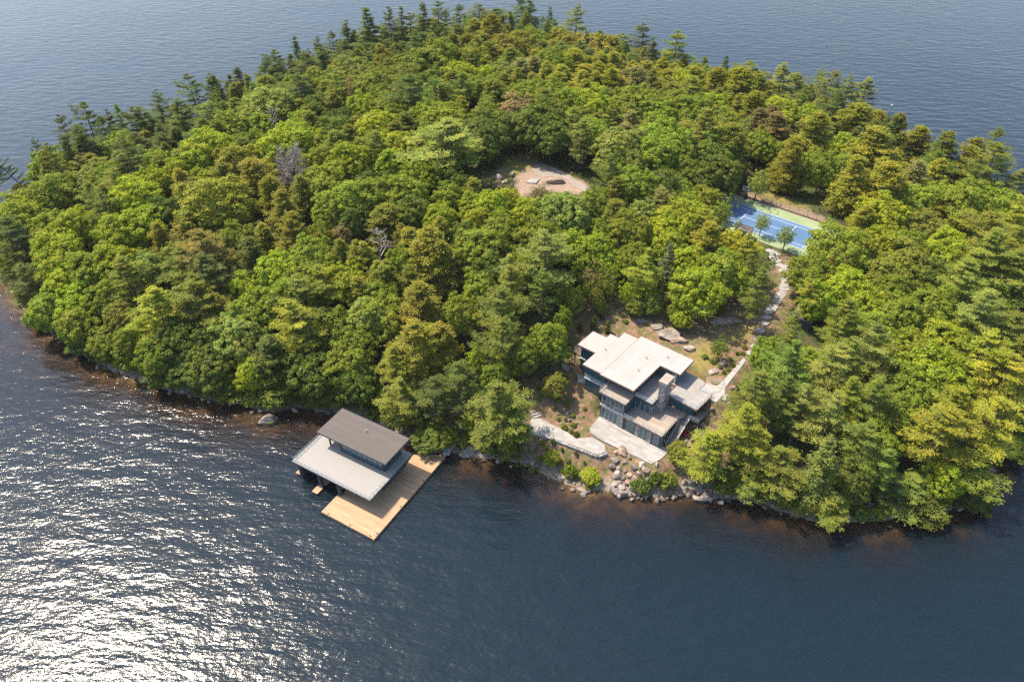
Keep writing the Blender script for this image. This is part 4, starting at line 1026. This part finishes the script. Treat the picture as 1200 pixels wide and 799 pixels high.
def make(kind, hue, x, y, z, W, H, rz, tilt=(0, 0), var=None):
    lib = LIB[kind]; me, tr, W0, H0 = lib[rng.integers(len(lib)) if var is None else var]
    o = empty(KIND[kind][0], (x, y, z)); o.rotation_euler = (tilt[0], tilt[1], rz); o.scale = (W / W0, W / W0, H / H0)
    t = bpy.data.objects.new('trunk', tr); link(t); t.parent = o
    c = bpy.data.objects.new('branches' if kind in 'dt' else 'crown', me); link(c); c.parent = o
    if kind not in 'dt':
        col = np.array(COL[kind][hue]) * rng.uniform(.86, 1.14) * rng.uniform(.94, 1.06, 3); c.color = (*col, 1)
    size = 'tall' if H > 16.5 else 'small' if H < 8.5 else 'broad' if W > 10.5 else 'slim' if W < 5.5 else ''
    later(o, (f'{size} {HUE[hue]} {KIND[kind][1]}').strip(), 'tree', GROUP[kind]); o['_w'] = W
    PLACED.append((x, y, W, kind, hue, H))
    return o
PLACED = []
def in_poly(u, v, poly):
    c = False
    for (x0, y0), (x1, y1) in zip(poly, poly[1:] + poly[:1]):
        if (y0 > v) != (y1 > v) and u < (x1 - x0) * (v - y0) / (y1 - y0) + x0: c = not c
    return c
def base_for(u, v, h):
    """where a tree stands whose crown, h above the ground, is seen at (u, v)"""
    z = 6.0
    for _ in range(25):
        x, y = px(u, v, z + h); z = .5 * z + .5 * hz(x, y)
    return x, y, z
for e in TREES.replace('\n', '|').split('|'):
    f = e.split(); u, v, w = float(f[0]), float(f[1]), float(f[2]); kind, hue = f[3], f[4]; flag = f[5] if len(f) > 5 else ''; noscale = flag in ('N', 'S', 'C', 'Y') or len(f) > 6
    W = w * 190 / FPX
    for it in range(3):
        if kind in 'by': H = min(max(.75 * W + 5.5, 4), 16)
        elif kind in 'pr': H = min(max(.95 * W + (8.5 if v > 180 else 9.0), 9), 21 if v > 180 else 18)
        elif kind == 's': H = min(max(1.3 * W + 9.5, 10), 18)
        elif kind in 'hw': H = min(max(1.1 * W + 5.5, 7), 17)
        else: H = 11 + .3 * W
        if flag == 'S': H = min(.9 * W + 1.2, 6.5)
        if flag == 'C': H = 3.2
        if flag == 'T': H = 16.0
        if flag == 'Y': H = 7.5
        if flag == 'B': H = 21.0
        best = None
        for fac in (1, .88, .76, .64, .52, .42, 1.15, 1.3):
            x, y, z = base_for(u, v, H * fac * (.66 if kind in 'by' else .60))
            if best is None or hd(x, y) > best[0]: best = (hd(x, y), fac)
            if hd(x, y) > (2.4 if v > 380 and flag not in ('T', 'B') else .6): best = None; break
        if best: fac = best[1]; x, y, z = base_for(u, v, H * fac * (.66 if kind in 'by' else .60))
        W = w * slant(x, y, z + H * .6) / FPX
    H *= fac
    W *= 1.0 if noscale else {'b': 1.34, 'y': 1.05, 'p': 1.36, 'h': 1.45, 's': 1.55, 'd': 1.3}.get(kind, 1.1) * (1.15 if kind == 'p' and v < 180 else 1)
    tilt = (rng.normal(0, .03), rng.normal(0, .03))
    if flag == 'L': tilt = (0.05, -.45)
    make(kind, hue, x, y, z, W, H, rng.uniform(0, 6.28) if flag != 'L' else 0.0, tilt, 3 if flag == 'B' else None)

# ------------------------------------------------------------------ the rest of the wood, standing between the trees above
KEEP = [[(636,396),(690,353),(760,360),(835,352),(862,366),(885,372),(888,400),(876,442),(852,482),(856,520),(815,558),(775,584),(700,576),(650,548),(606,500),(622,450),(650,440)],
        [(846,226),(876,212),(992,270),(958,302),(900,282),(856,268)], [(572,208),(598,176),(628,170),(704,215),(694,236),(640,236),(612,242)],
        [(340,545),(405,470),(475,498),(525,520),(566,515),(566,600),(440,645),(335,600)], [(890,368),(900,335),(922,298),(938,312),(915,350)],[(934,356),(966,362),(956,384),(936,382)]]
def proj(X, Y, Z):
    dz = Z - CAM_H; fw = Y * cT - dz * sT; up = Y * sT + dz * cT
    return CX + FPX * X / fw, CY - FPX * up / fw
def clear_of(x, y, z, H, W):
    for h in (.15, .5, .8):
        u, v = proj(x, y, z + H * h); r = W * .42 * FPX / slant(x, y, z)
        for poly in KEEP:
            for du, dv in ((0, 0), (r, 0), (-r, 0), (0, r), (0, -r * .6)):
                if in_poly(u + du, v + dv, poly): return False
    return True
SKYU = [-60, 0, 40, 100, 150, 200, 300, 400, 450, 500, 560, 600, 660, 720, 760, 860, 950, 1010, 1060, 1120, 1180, 1260]
SKYV = [275, 235, 195, 150, 130, 108, 72, 42, 28, 20, 10, 14, 26, 44, 58, 78, 95, 118, 146, 178, 215, 250]
NP = 0
NB = sum(1 for p in PLACED if p[3] == 'b')
cells = [(x, y) for x in np.arange(-140, 150, 2.2) for y in np.arange(78, 340, 2.2)]
# first the wall of pines and hardwoods along the far shore that closes the skyline
def skyline():
    L = 0.0; S = SHORE
    for a, b in zip(S, np.roll(S, -1, 0)):
        seg = np.linalg.norm(b - a); L += seg
        while L > 3.9:
            L -= 3.9; p = a + (b - a) * rng.random(); n = np.array([-(b - a)[1], (b - a)[0]]) / seg
            if hd(*(p + n * 2)) < 0: n = -n
            p = p + n * rng.uniform(2.5, 15); z = hz(*p)
            if p[1] < 190 or hd(*p) < 1.5: continue
            u, v = proj(p[0], p[1], z + 8)
            if not -30 < u < 1230: continue
            goal = np.interp(u, SKYU, SKYV) + rng.uniform(-3, 17)
            H = next((h for h in np.arange(8.5, 19, .5) if proj(p[0], p[1], z + h)[1] < goal), 12.0)
            kind, hue = [('p', 'dark'), ('p', 'olive'), ('p', 'green'), ('h', 'olive'), ('h', 'dark'), ('p', 'dark')][rng.integers(6)]
            if u > 650 and rng.random() < .5: kind, hue = 'h', ('ochre', 'gold', 'olive')[rng.integers(3)]
            make(kind, hue, p[0], p[1], z, rng.uniform(6, 9.5), H, rng.uniform(0, 6.28), (rng.normal(0, .06), rng.normal(0, .06)))
skyline()
NP = sum(1 for p in PLACED if p[3] in 'pr')
rng.shuffle(cells)
for x, y in cells:
    x += rng.uniform(-1, 1); y += rng.uniform(-1, 1)
    if hd(x, y) < 1.6: continue
    z = hz(x, y)
    u, v = proj(x, y, z + 8)
    if u < -45 or u > 1245: continue
    W = rng.uniform(8.0, 12.0)
    near = sorted(((p[0] - x) ** 2 + (p[1] - y) ** 2, k) for k, p in enumerate(PLACED))[:3]
    if any(math.sqrt(d2) < (.25 if y > 235 else .29 if y > 190 else .34) * (PLACED[k][2] + W) for d2, k in near): continue
    _, _, _, kind, hue, _ = PLACED[near[0][1]]
    if kind == 's': kind, hue = 'p', 'dark'
    if kind not in 'bph' or hue in ('yellow', 'orange', 'brown') and kind == 'b': kind, hue = 'b', 'mid'
    H = {'b': .68 * W + 4.0, 'p': .7 * W + 6.0, 'h': .8 * W + 4.0}[kind] * rng.uniform(.8, 1.05)
    if not clear_of(x, y, z, H, W): continue
    if any(poly_dist(np.array([[x + .53 * H * k, y - .325 * H * k]]), MULCH)[0] > 0 for k in (.35, .65, .95)): continue
    ut, vt = proj(x, y, z + H)
    if y > 150 and vt < np.interp(ut, SKYU, SKYV) + (0 if kind == 'p' else 7): continue
    if kind == 'b':
        if NB >= 298: kind, hue = ('p', ('green', 'olive')[rng.integers(2)]) if rng.random() < .7 else ('h', 'olive'); H *= 1.15
        else: NB += 1
    if kind == 'p':
        if NP >= 296: kind, hue = 'h', ('olive', 'dark', 'olive', 'gold')[rng.integers(4)]
        else: NP += 1
    make(kind, hue, x, y, z, W, H, rng.uniform(0, 6.28), (rng.normal(0, .04), rng.normal(0, .04)))

# ------------------------------------------------------------------ undergrowth on the forest floor (nobody could count it)
n = 150000
Q = np.column_stack([rng.uniform(-140, 142, n), rng.uniform(80, 340, n)])
zq, dq = height(Q)
ok = (dq > .8) & (vnoise(Q, 5.0, 21) + .6 * vnoise(Q, 1.8, 22) > -.28)
for poly in (MULCH, LAWN, BANK, BANK_SOIL, CLEAR_SOIL, CLEAR_GRASS, CLEAR_PAD, SHORE_SOIL, fpoly(COURT, rect(-17, 17.4, -9.6, 10.8)), fpoly(HOUSE, rect(-25, 4, -6, 17)), fpoly(BOAT, rect(-23, 1, -1, 18.5))):
    ok &= poly_dist(Q, poly) < -.5
Q, zq = Q[ok], zq[ok]; n = len(Q)
hgt = np.maximum(.12, .75 + .6 * vnoise(Q, 3.0, 23)) * rng.uniform(.15, 1, n)
und = bpy.data.objects.new('undergrowth', leaf_mesh('undergrowth', np.column_stack([Q, zq + hgt]), rng.normal(size=(n, 3)) * .5 + np.array([0, 0, 1.0]), rng.uniform(.5, 1.0, n), rng.uniform(.4, .7, n), rng.normal(.45, .2, n)))
link(und); und.color = (.070, .098, .020, 1); tag(und, kind='stuff')

# ------------------------------------------------------------------ low growth: bushes along the shore, shrubs round the house
def bush_mesh(seed, n=9, leaf=.2):
    r = np.random.default_rng(seed); C, N, T = [], [], []
    for k in range(n * 4):
        a = r.uniform(0, 6.28); q = math.sqrt(r.random()); c = np.array([.75 * q * math.cos(a), .75 * q * math.sin(a), .35 + .45 * (1 - q * q) * r.uniform(.5, 1.2)])
        m = 30; e = unit(r.normal(size=(m, 3)) + np.array([0, 0, .5]))
        C.append(c + e * .28 * r.uniform(.5, 1, (m, 1))); N.append(e + r.normal(size=(m, 3)) * .4); T.append(np.full(m, r.normal(.5, .12)) + r.normal(0, .15, m))
    C, N, T = np.concatenate(C), np.concatenate(N), np.concatenate(T)
    C[:, 2] = np.maximum(C[:, 2], .02)
    return leaf_mesh('foliage', C, N, leaf * r.uniform(.7, 1.3, len(C)), leaf * .7, T)
BUSH = [bush_mesh(600 + k) for k in range(4)]
def bush(x, y, r, h, hue, name='bush', group='bushes along the shore'):
    o = bpy.data.objects.new(name, BUSH[rng.integers(4)]); link(o); o.location = (x, y, hz(x, y) - .05)
    o.scale = (r, r, h); o.rotation_euler = (0, 0, rng.uniform(0, 6.28)); o.color = (*(np.array(COL['b'][hue]) * rng.uniform(.85, 1.15)), 1)
    later(o, f"{'large' if r > 1.7 else 'small' if r < .8 else ''} {HUE[hue]} {name}".strip(), name, group)
SH = SHORE; L_ = 0.0
for a, b in zip(SH, np.roll(SH, -1, 0)):
    seg = np.linalg.norm(b - a); L_ += seg
    while L_ > 2.7:
        L_ -= 2.7; p = a + (b - a) * rng.random(); nrm = np.array([-(b - a)[1], (b - a)[0]]) / seg
        p = p + nrm * rng.uniform(.8, 2.2) * (1 if hd(*(p + nrm * 1.5)) > 0 else -1)
        u, v = proj(p[0], p[1], 1.5)
        if v < 340 or u < -30 or u > 1230: continue
        if in_poly(u, v, KEEP[3]) or (u > 615 and u < 842 and rng.random() < .9): continue
        bush(p[0], p[1], rng.uniform(1.3, 2.6), rng.uniform(1.8, 3.6), ('deep', 'mid', 'deep', 'olive')[rng.integers(4)])
MU = [(632,470),(650,462),(662,480),(684,498),(690,512),(650,492),(625,480)]
def scatter(poly, n, z, f, mind=.9):
    P = [px(*(m), z) for m in poly]; P = np.array(P); lo, hi = P.min(0), P.max(0); out = []
    for _ in range(n * 40):
        q = rng.uniform(lo, hi)
        if poly_dist(q[None], P)[0] > .2 and all(np.hypot(*(q - o)) > mind for o in out):
            out.append(q)
            if len(out) >= n: break
    for q in out: f(q[0], q[1])
WALKW = pxpoly(WALK, 3.2, z5); PATHW = pxpoly([(562,577),(590,556),(650,562),(702,512),(790,410),(806,424),(770,472),(692,572),(690,602),(642,652),(622,640)], 9.9, z7)
def shrub_(x, y):
    l = HOUSE.l((x, y))
    if poly_dist(np.array([[x, y]]), WALKW)[0] > -.5 or poly_dist(np.array([[x, y]]), PATHW)[0] > -.4: return
    if -24 < l[0] < 3.9 and -.2 < l[1] < 16.3 or -14 < l[0] < 2 and -5.3 < l[1] < 1: return
    bush(x, y, rng.uniform(.35, .85), rng.uniform(.5, 1.0), ('deep', 'mid', 'mid', 'olive', 'pale')[rng.integers(5)], 'shrub', 'shrubs planted round the house')
scatter([(628,440),(668,440),(690,478),(694,506),(672,520),(630,480)], 34, 4.8, shrub_, 1.0)
scatter([(630,515),(690,540),(702,560),(690,570),(650,550),(625,530)], 22, 1.5, shrub_, 1.0)
scatter([(668,378),(700,362),(750,372),(760,388),(720,380),(690,376)], 10, 9.0, shrub_, 1.3)
scatter([(820,420),(850,418),(872,400),(880,420),(850,440)], 14, 9.8, shrub_, 1.0)
scatter([(856,455),(872,450),(868,470),(855,480)], 6, 8.5, shrub_, 1.0)
scatter([(590,520),(630,545),(640,558),(600,540)], 10, 1.2, shrub_, 1.0)
c = px(803, 506, 4.4); o = bpy.data.objects.new('flowering_bush', BUSH[0]); link(o); o.location = (c[0], c[1], hz(*c)); o.scale = (.75, .75, .9); o.color = (.55, .06, .12, 1)
tag(o, 'round pink flowering bush among the rocks below the outdoor stair', 'bush')

# ------------------------------------------------------------------ rocks
def rock_mesh(seed, rough=.35):
    bm = bmesh.new(); bmesh.ops.create_icosphere(bm, subdivisions=3, radius=1.0)
    off = Vector((seed * 3.7, seed * 1.3, seed * 5.1)); rr = random.Random(seed)
    cuts = [(Vector((rr.gauss(0, 1), rr.gauss(0, 1), rr.gauss(0, .8))).normalized(), rr.uniform(.42, .78)) for _ in range(15)]
    for v in bm.verts:
        p = v.co.copy()
        for n, d in cuts:
            k = p.dot(n) - d
            if k > 0: p -= n * k * .92
        p *= 1 + rough * .6 * mnoise.noise(p * 1.6 + off) + .09 * mnoise.noise(p * 5 + off)
        v.co = p
    me = bpy.data.meshes.new('boulder'); bm.to_mesh(me); bm.free(); me.materials.append(MAT['granite'])
    return me
ROCK = [rock_mesh(k) for k in range(8)]
TONE = dict(pale=(1.15, 1.12, 1.08), grey=(.72, .72, .74), pinkish=(1.05, .88, .78), brown=(.78, .64, .52), dark=(.45, .44, .44))
def rock(x, y, r, flat=.7, tone='grey', name='boulder', group='granite boulders', label=None, ratio=None, rz=None, sink=.34):
    o = bpy.data.objects.new(name, ROCK[rng.integers(8)]); link(o)
    k = ratio or rng.uniform(.65, 1.0)
    o.scale = (r, r * k, r * flat); o.rotation_euler = (0, 0, rng.uniform(0, 6.28) if rz is None else rz)
    o.location = (x, y, max(hz(x, y), -.5) + r * flat * (1 - 2 * sink) * .5); t = np.array(TONE[tone]) * rng.uniform(.88, 1.1); o.color = (*t, 1)
    if label: return tag(o, label, name.replace('_', ' '))
    s = 'huge' if r > 2.2 else 'large' if r > 1.1 else 'small' if r < .6 else ''
    return later(o, f"{s} {tone} {'flat' if flat < .5 else 'blocky' if flat > .8 else 'rounded'} {name.replace('_', ' ')}".strip(), 'boulder', group)
tones = ['pale', 'grey', 'pinkish', 'brown', 'grey', 'pale']
def rrock(lo, hi):
    def f(x, y):
        l = HOUSE.l((x, y))
        if poly_dist(np.array([[x, y]]), WALKW)[0] > -.6 or poly_dist(np.array([[x, y]]), PATHW)[0] > -.6: return
        if -24 < l[0] < 2.0 and -.2 < l[1] < 16.3 or -13.6 < l[0] < 1.8 and -5.0 < l[1] < 1: return
        rock(x, y, rng.uniform(lo, hi), rng.uniform(.45, .95), tones[rng.integers(6)])
    return f
rub = [z5(*q) for q in ((612,402),(650,380),(700,378),(745,398),(815,418),(852,384),(835,470),(900,490),(1000,478),(1012,516),(1165,556),(1150,578),(1050,562),(980,545),(870,572),(760,562),(700,556),(655,540),(640,470))]
scatter(rub, 190, 1.4, rrock(.55, 1.35), 1.05)
scatter([z5(*q) for q in ((975,225),(1040,180),(1110,150),(1120,190),(1060,250),(985,330),(935,330))], 26, 5.0, rrock(.45, 1.0), 1.2)
scatter([(655,455),(690,470),(700,520),(672,512),(640,480)], 22, 4.5, rrock(.25, .6), 1.4)
scatter([(425,478),(455,492),(500,515),(525,528),(505,538),(470,515),(430,492)], 24, .8, rrock(.5, 1.2), 1.3)
scatter([(590,535),(625,545),(660,562),(690,576),(700,570),(660,556),(620,540)], 26, .5, rrock(.4, .95), 1.1)
L_ = 0
for a, b in zip(SH, np.roll(SH, -1, 0)):
    seg = np.linalg.norm(b - a); L_ += seg
    while L_ > 2.3:
        L_ -= 2.3; p = a + (b - a) * rng.random() + rng.normal(0, .6, 2); u, v = proj(p[0], p[1], .3)
        if v < 370 or u < -10 or u > 1210 or in_poly(u, v, [(345,545),(405,480),(530,520),(440,645)]): continue
        rock(p[0], p[1], rng.uniform(.4, 1.1), rng.uniform(.4, .8), ['grey', 'dark', 'grey', 'brown', 'pale'][rng.integers(5)])
for (u, v, z), r, fl, tn, rt, lab in [
    ((852,378,9.9), 4.4, .16, 'pale', .5, 'long smooth pale granite dome in the lawn behind the house'),
    ((784,394,9.9), 3.3, .30, 'pale', .8, 'big rounded granite hump right behind the white main roof'),
    ((796,402,9.9), 2.6, .30, 'pinkish', .6, 'pinkish granite slab between rounded hump and yellowing lawn'),
    ((771,386,9.9), 2.4, .35, 'grey', .6, 'grey granite slab left of the rounded hump behind the roof'),
    ((808,410,9.9), 1.7, .35, 'pale', .6, 'small pale granite slab at the lawn edge by the roof corner'),
    ((752,378,9.9), 2.2, .35, 'grey', .6, 'mossy grey granite slab behind the middle of the white roofs'),
    ((858,459,8.6), 1.3, .75, 'pinkish', .8, 'round sunlit pink boulder right of the entrance path steps'),
    ((836,435,9.8), 1.5, .45, 'pale', .7, 'pale boulder at the near lawn edge left of the young tree'),
    ((848,426,9.8), 1.5, .6, 'pinkish', .7, 'pink boulder at the foot of the young tree on the lawn'),
    ((584,212,16.5), 1.9, .6, 'pale', .7, 'leftmost white boulder of the clearing in the wood'),
    ((599,208,16.8), 1.5, .9, 'pale', .7, 'upright white boulder beside the bare soil of the clearing'),
    ((591,216,16.5), 1.3, .6, 'pale', .7, 'white boulder lowest of the three in the clearing grass'),
    ((585,205,16.5), 1.3, .5, 'grey', .7, 'grey flat boulder behind the white ones in the clearing'),
    ((654,213,17.1), 3.2, .35, 'pinkish', .55, 'broad pinkish granite rock lying on the gravel pad of the clearing'),
    ((316,491,.1), 3.0, .55, 'pale', .62, 'big pale rock islet with plants left of the boathouse'),
    ((152,436,.1), 2.2, .45, 'pale', .6, 'pale shore rock under the trees on the left shore'),
    ((452,494,.9), 2.6, .25, 'pale', .35, 'long white driftwood-coloured rock slab behind the boathouse'),
    ((549,529,.5), 2.6, .55, 'grey', .6, 'big grey rock slab beside the boardwalk at the dock'),
    ((909,592,.4), 1.9, .75, 'grey', .8, 'big grey boulder on the right shore below the pines'),
    ((1126,594,.1), 1.4, .7, 'pale', .8, 'single pale boulder in the water off the right shore'),
    ((827,583,.2), 1.9, .5, 'grey', .7, 'grey tilted shore slab at the right end of the rubble slope'),
    ((723,577,.1), 1.3, .7, 'grey', .8, 'smooth grey boulder at the waterline below the patio')]:
    p = px(u, v, z); rock(p[0], p[1], r, fl, tn, 'granite_rock' if r > 2 else 'boulder', None, lab, rt, rz=rng.uniform(-.3, .3))
p = px(317, 489, 1.5)
bush(p[0] - .2, p[1] + .4, 1.0, 1.0, 'bright')

# ------------------------------------------------------------------ labels: every tree, bush and boulder is told apart by its look and by what it stands near
def W_(u, v, z): return px(u, v, z)
LM = [('boathouse', BOAT.w(-12, 10)), ('house', HOUSE.w(-9, 8)), ('tennis court', COURT.w(0, 0)), ('gravel clearing', W_(650,207,17)), ('grey shed', W_(945,372,11)),
      ('rock islet', W_(316,491,0)), ('left island tip', W_(2,345,0)), ('leaning shore pine', PLACED[0][:2]), ('stone chimney', HOUSE.w(-3.7, 6.5)), ('basketball hoop', COURT.w(-10.4, 9)),
      ('dock end', BOAT.w(0, 0)), ('boardwalk', W_(540,515,1)), ('patio', HOUSE.w(-6, -3)), ('house lawn', W_(830,410,9.8)), ('retaining wall', W_(665,527,3)), ('right shore corner', W_(1150,576,0)),
      ('topmost skyline', W_(580,30,15)), ('white buoy', W_(1045,124,0))]
for o, dsc in list(THINGS):
    if dsc.endswith('dead tree') or 'drooping' in dsc or 'dying' in dsc: pass
for u, v, nm in ((342,204,'twiggy grey snag'), (444,287,'bare grey snag'), (250,232,'big ochre crown'), (411,112,'rusty dying pine'), (962,550,'drooping spruce'), (528,172,'big light pine'), (594,491,'tall shoreline pine'),
                 (297,433,'yellow-green shore tree'), (1138,377,'round light pine'), (1100,513,'brown-limbed yellow pine')):
    LM.append((nm, np.array(base_for(u, v, 8.0)[:2])))
ORD = ['nearest', 'second nearest', 'third nearest', 'fourth nearest', 'fifth nearest', 'sixth nearest', 'seventh nearest', 'eighth nearest', 'ninth nearest', 'tenth nearest', 'eleventh nearest', 'twelfth nearest'] 
SEC = ['right of', 'behind', 'left of', 'in front of']
pos = np.array([o.location[:2] for o, _ in THINGS]); by = {}
for k, (o, dsc) in enumerate(THINGS): by.setdefault(dsc, []).append(k)
used = set()
for dsc, ks in by.items():
    P = pos[ks]; opts = []
    for li, (nm, q) in enumerate(LM):
        d = P - np.asarray(q); dist = np.hypot(d[:, 0], d[:, 1])
        sec = np.where(np.abs(d[:, 0]) > np.abs(d[:, 1]), np.where(d[:, 0] > 0, 0, 2), np.where(d[:, 1] > 0, 1, 3))
        for s in range(4):
            idx = np.where(sec == s)[0]; idx = idx[np.argsort(dist[idx])]
            for r_, i in enumerate(idx):
                if dist[i] > 1.5: opts.append((r_ * 14 + dist[i], i, li, s, r_))
    done = set()
    for cost, i, li, s, r_ in sorted(opts):
        if i in done or r_ >= len(ORD): continue
        done.add(i)
        THINGS[ks[i]][0]['label'] = f'{dsc}, {ORD[r_]} one {SEC[s]} the {LM[li][0]}'
for o, dsc in THINGS:
    if 'label' not in o: o['label'] = f'{dsc} standing deep among its neighbours in the wood'
    if '_w' in o: del o['_w']
print('THINGS', len(THINGS), {k: sum(1 for p in PLACED if p[3] == k) for k in KIND})
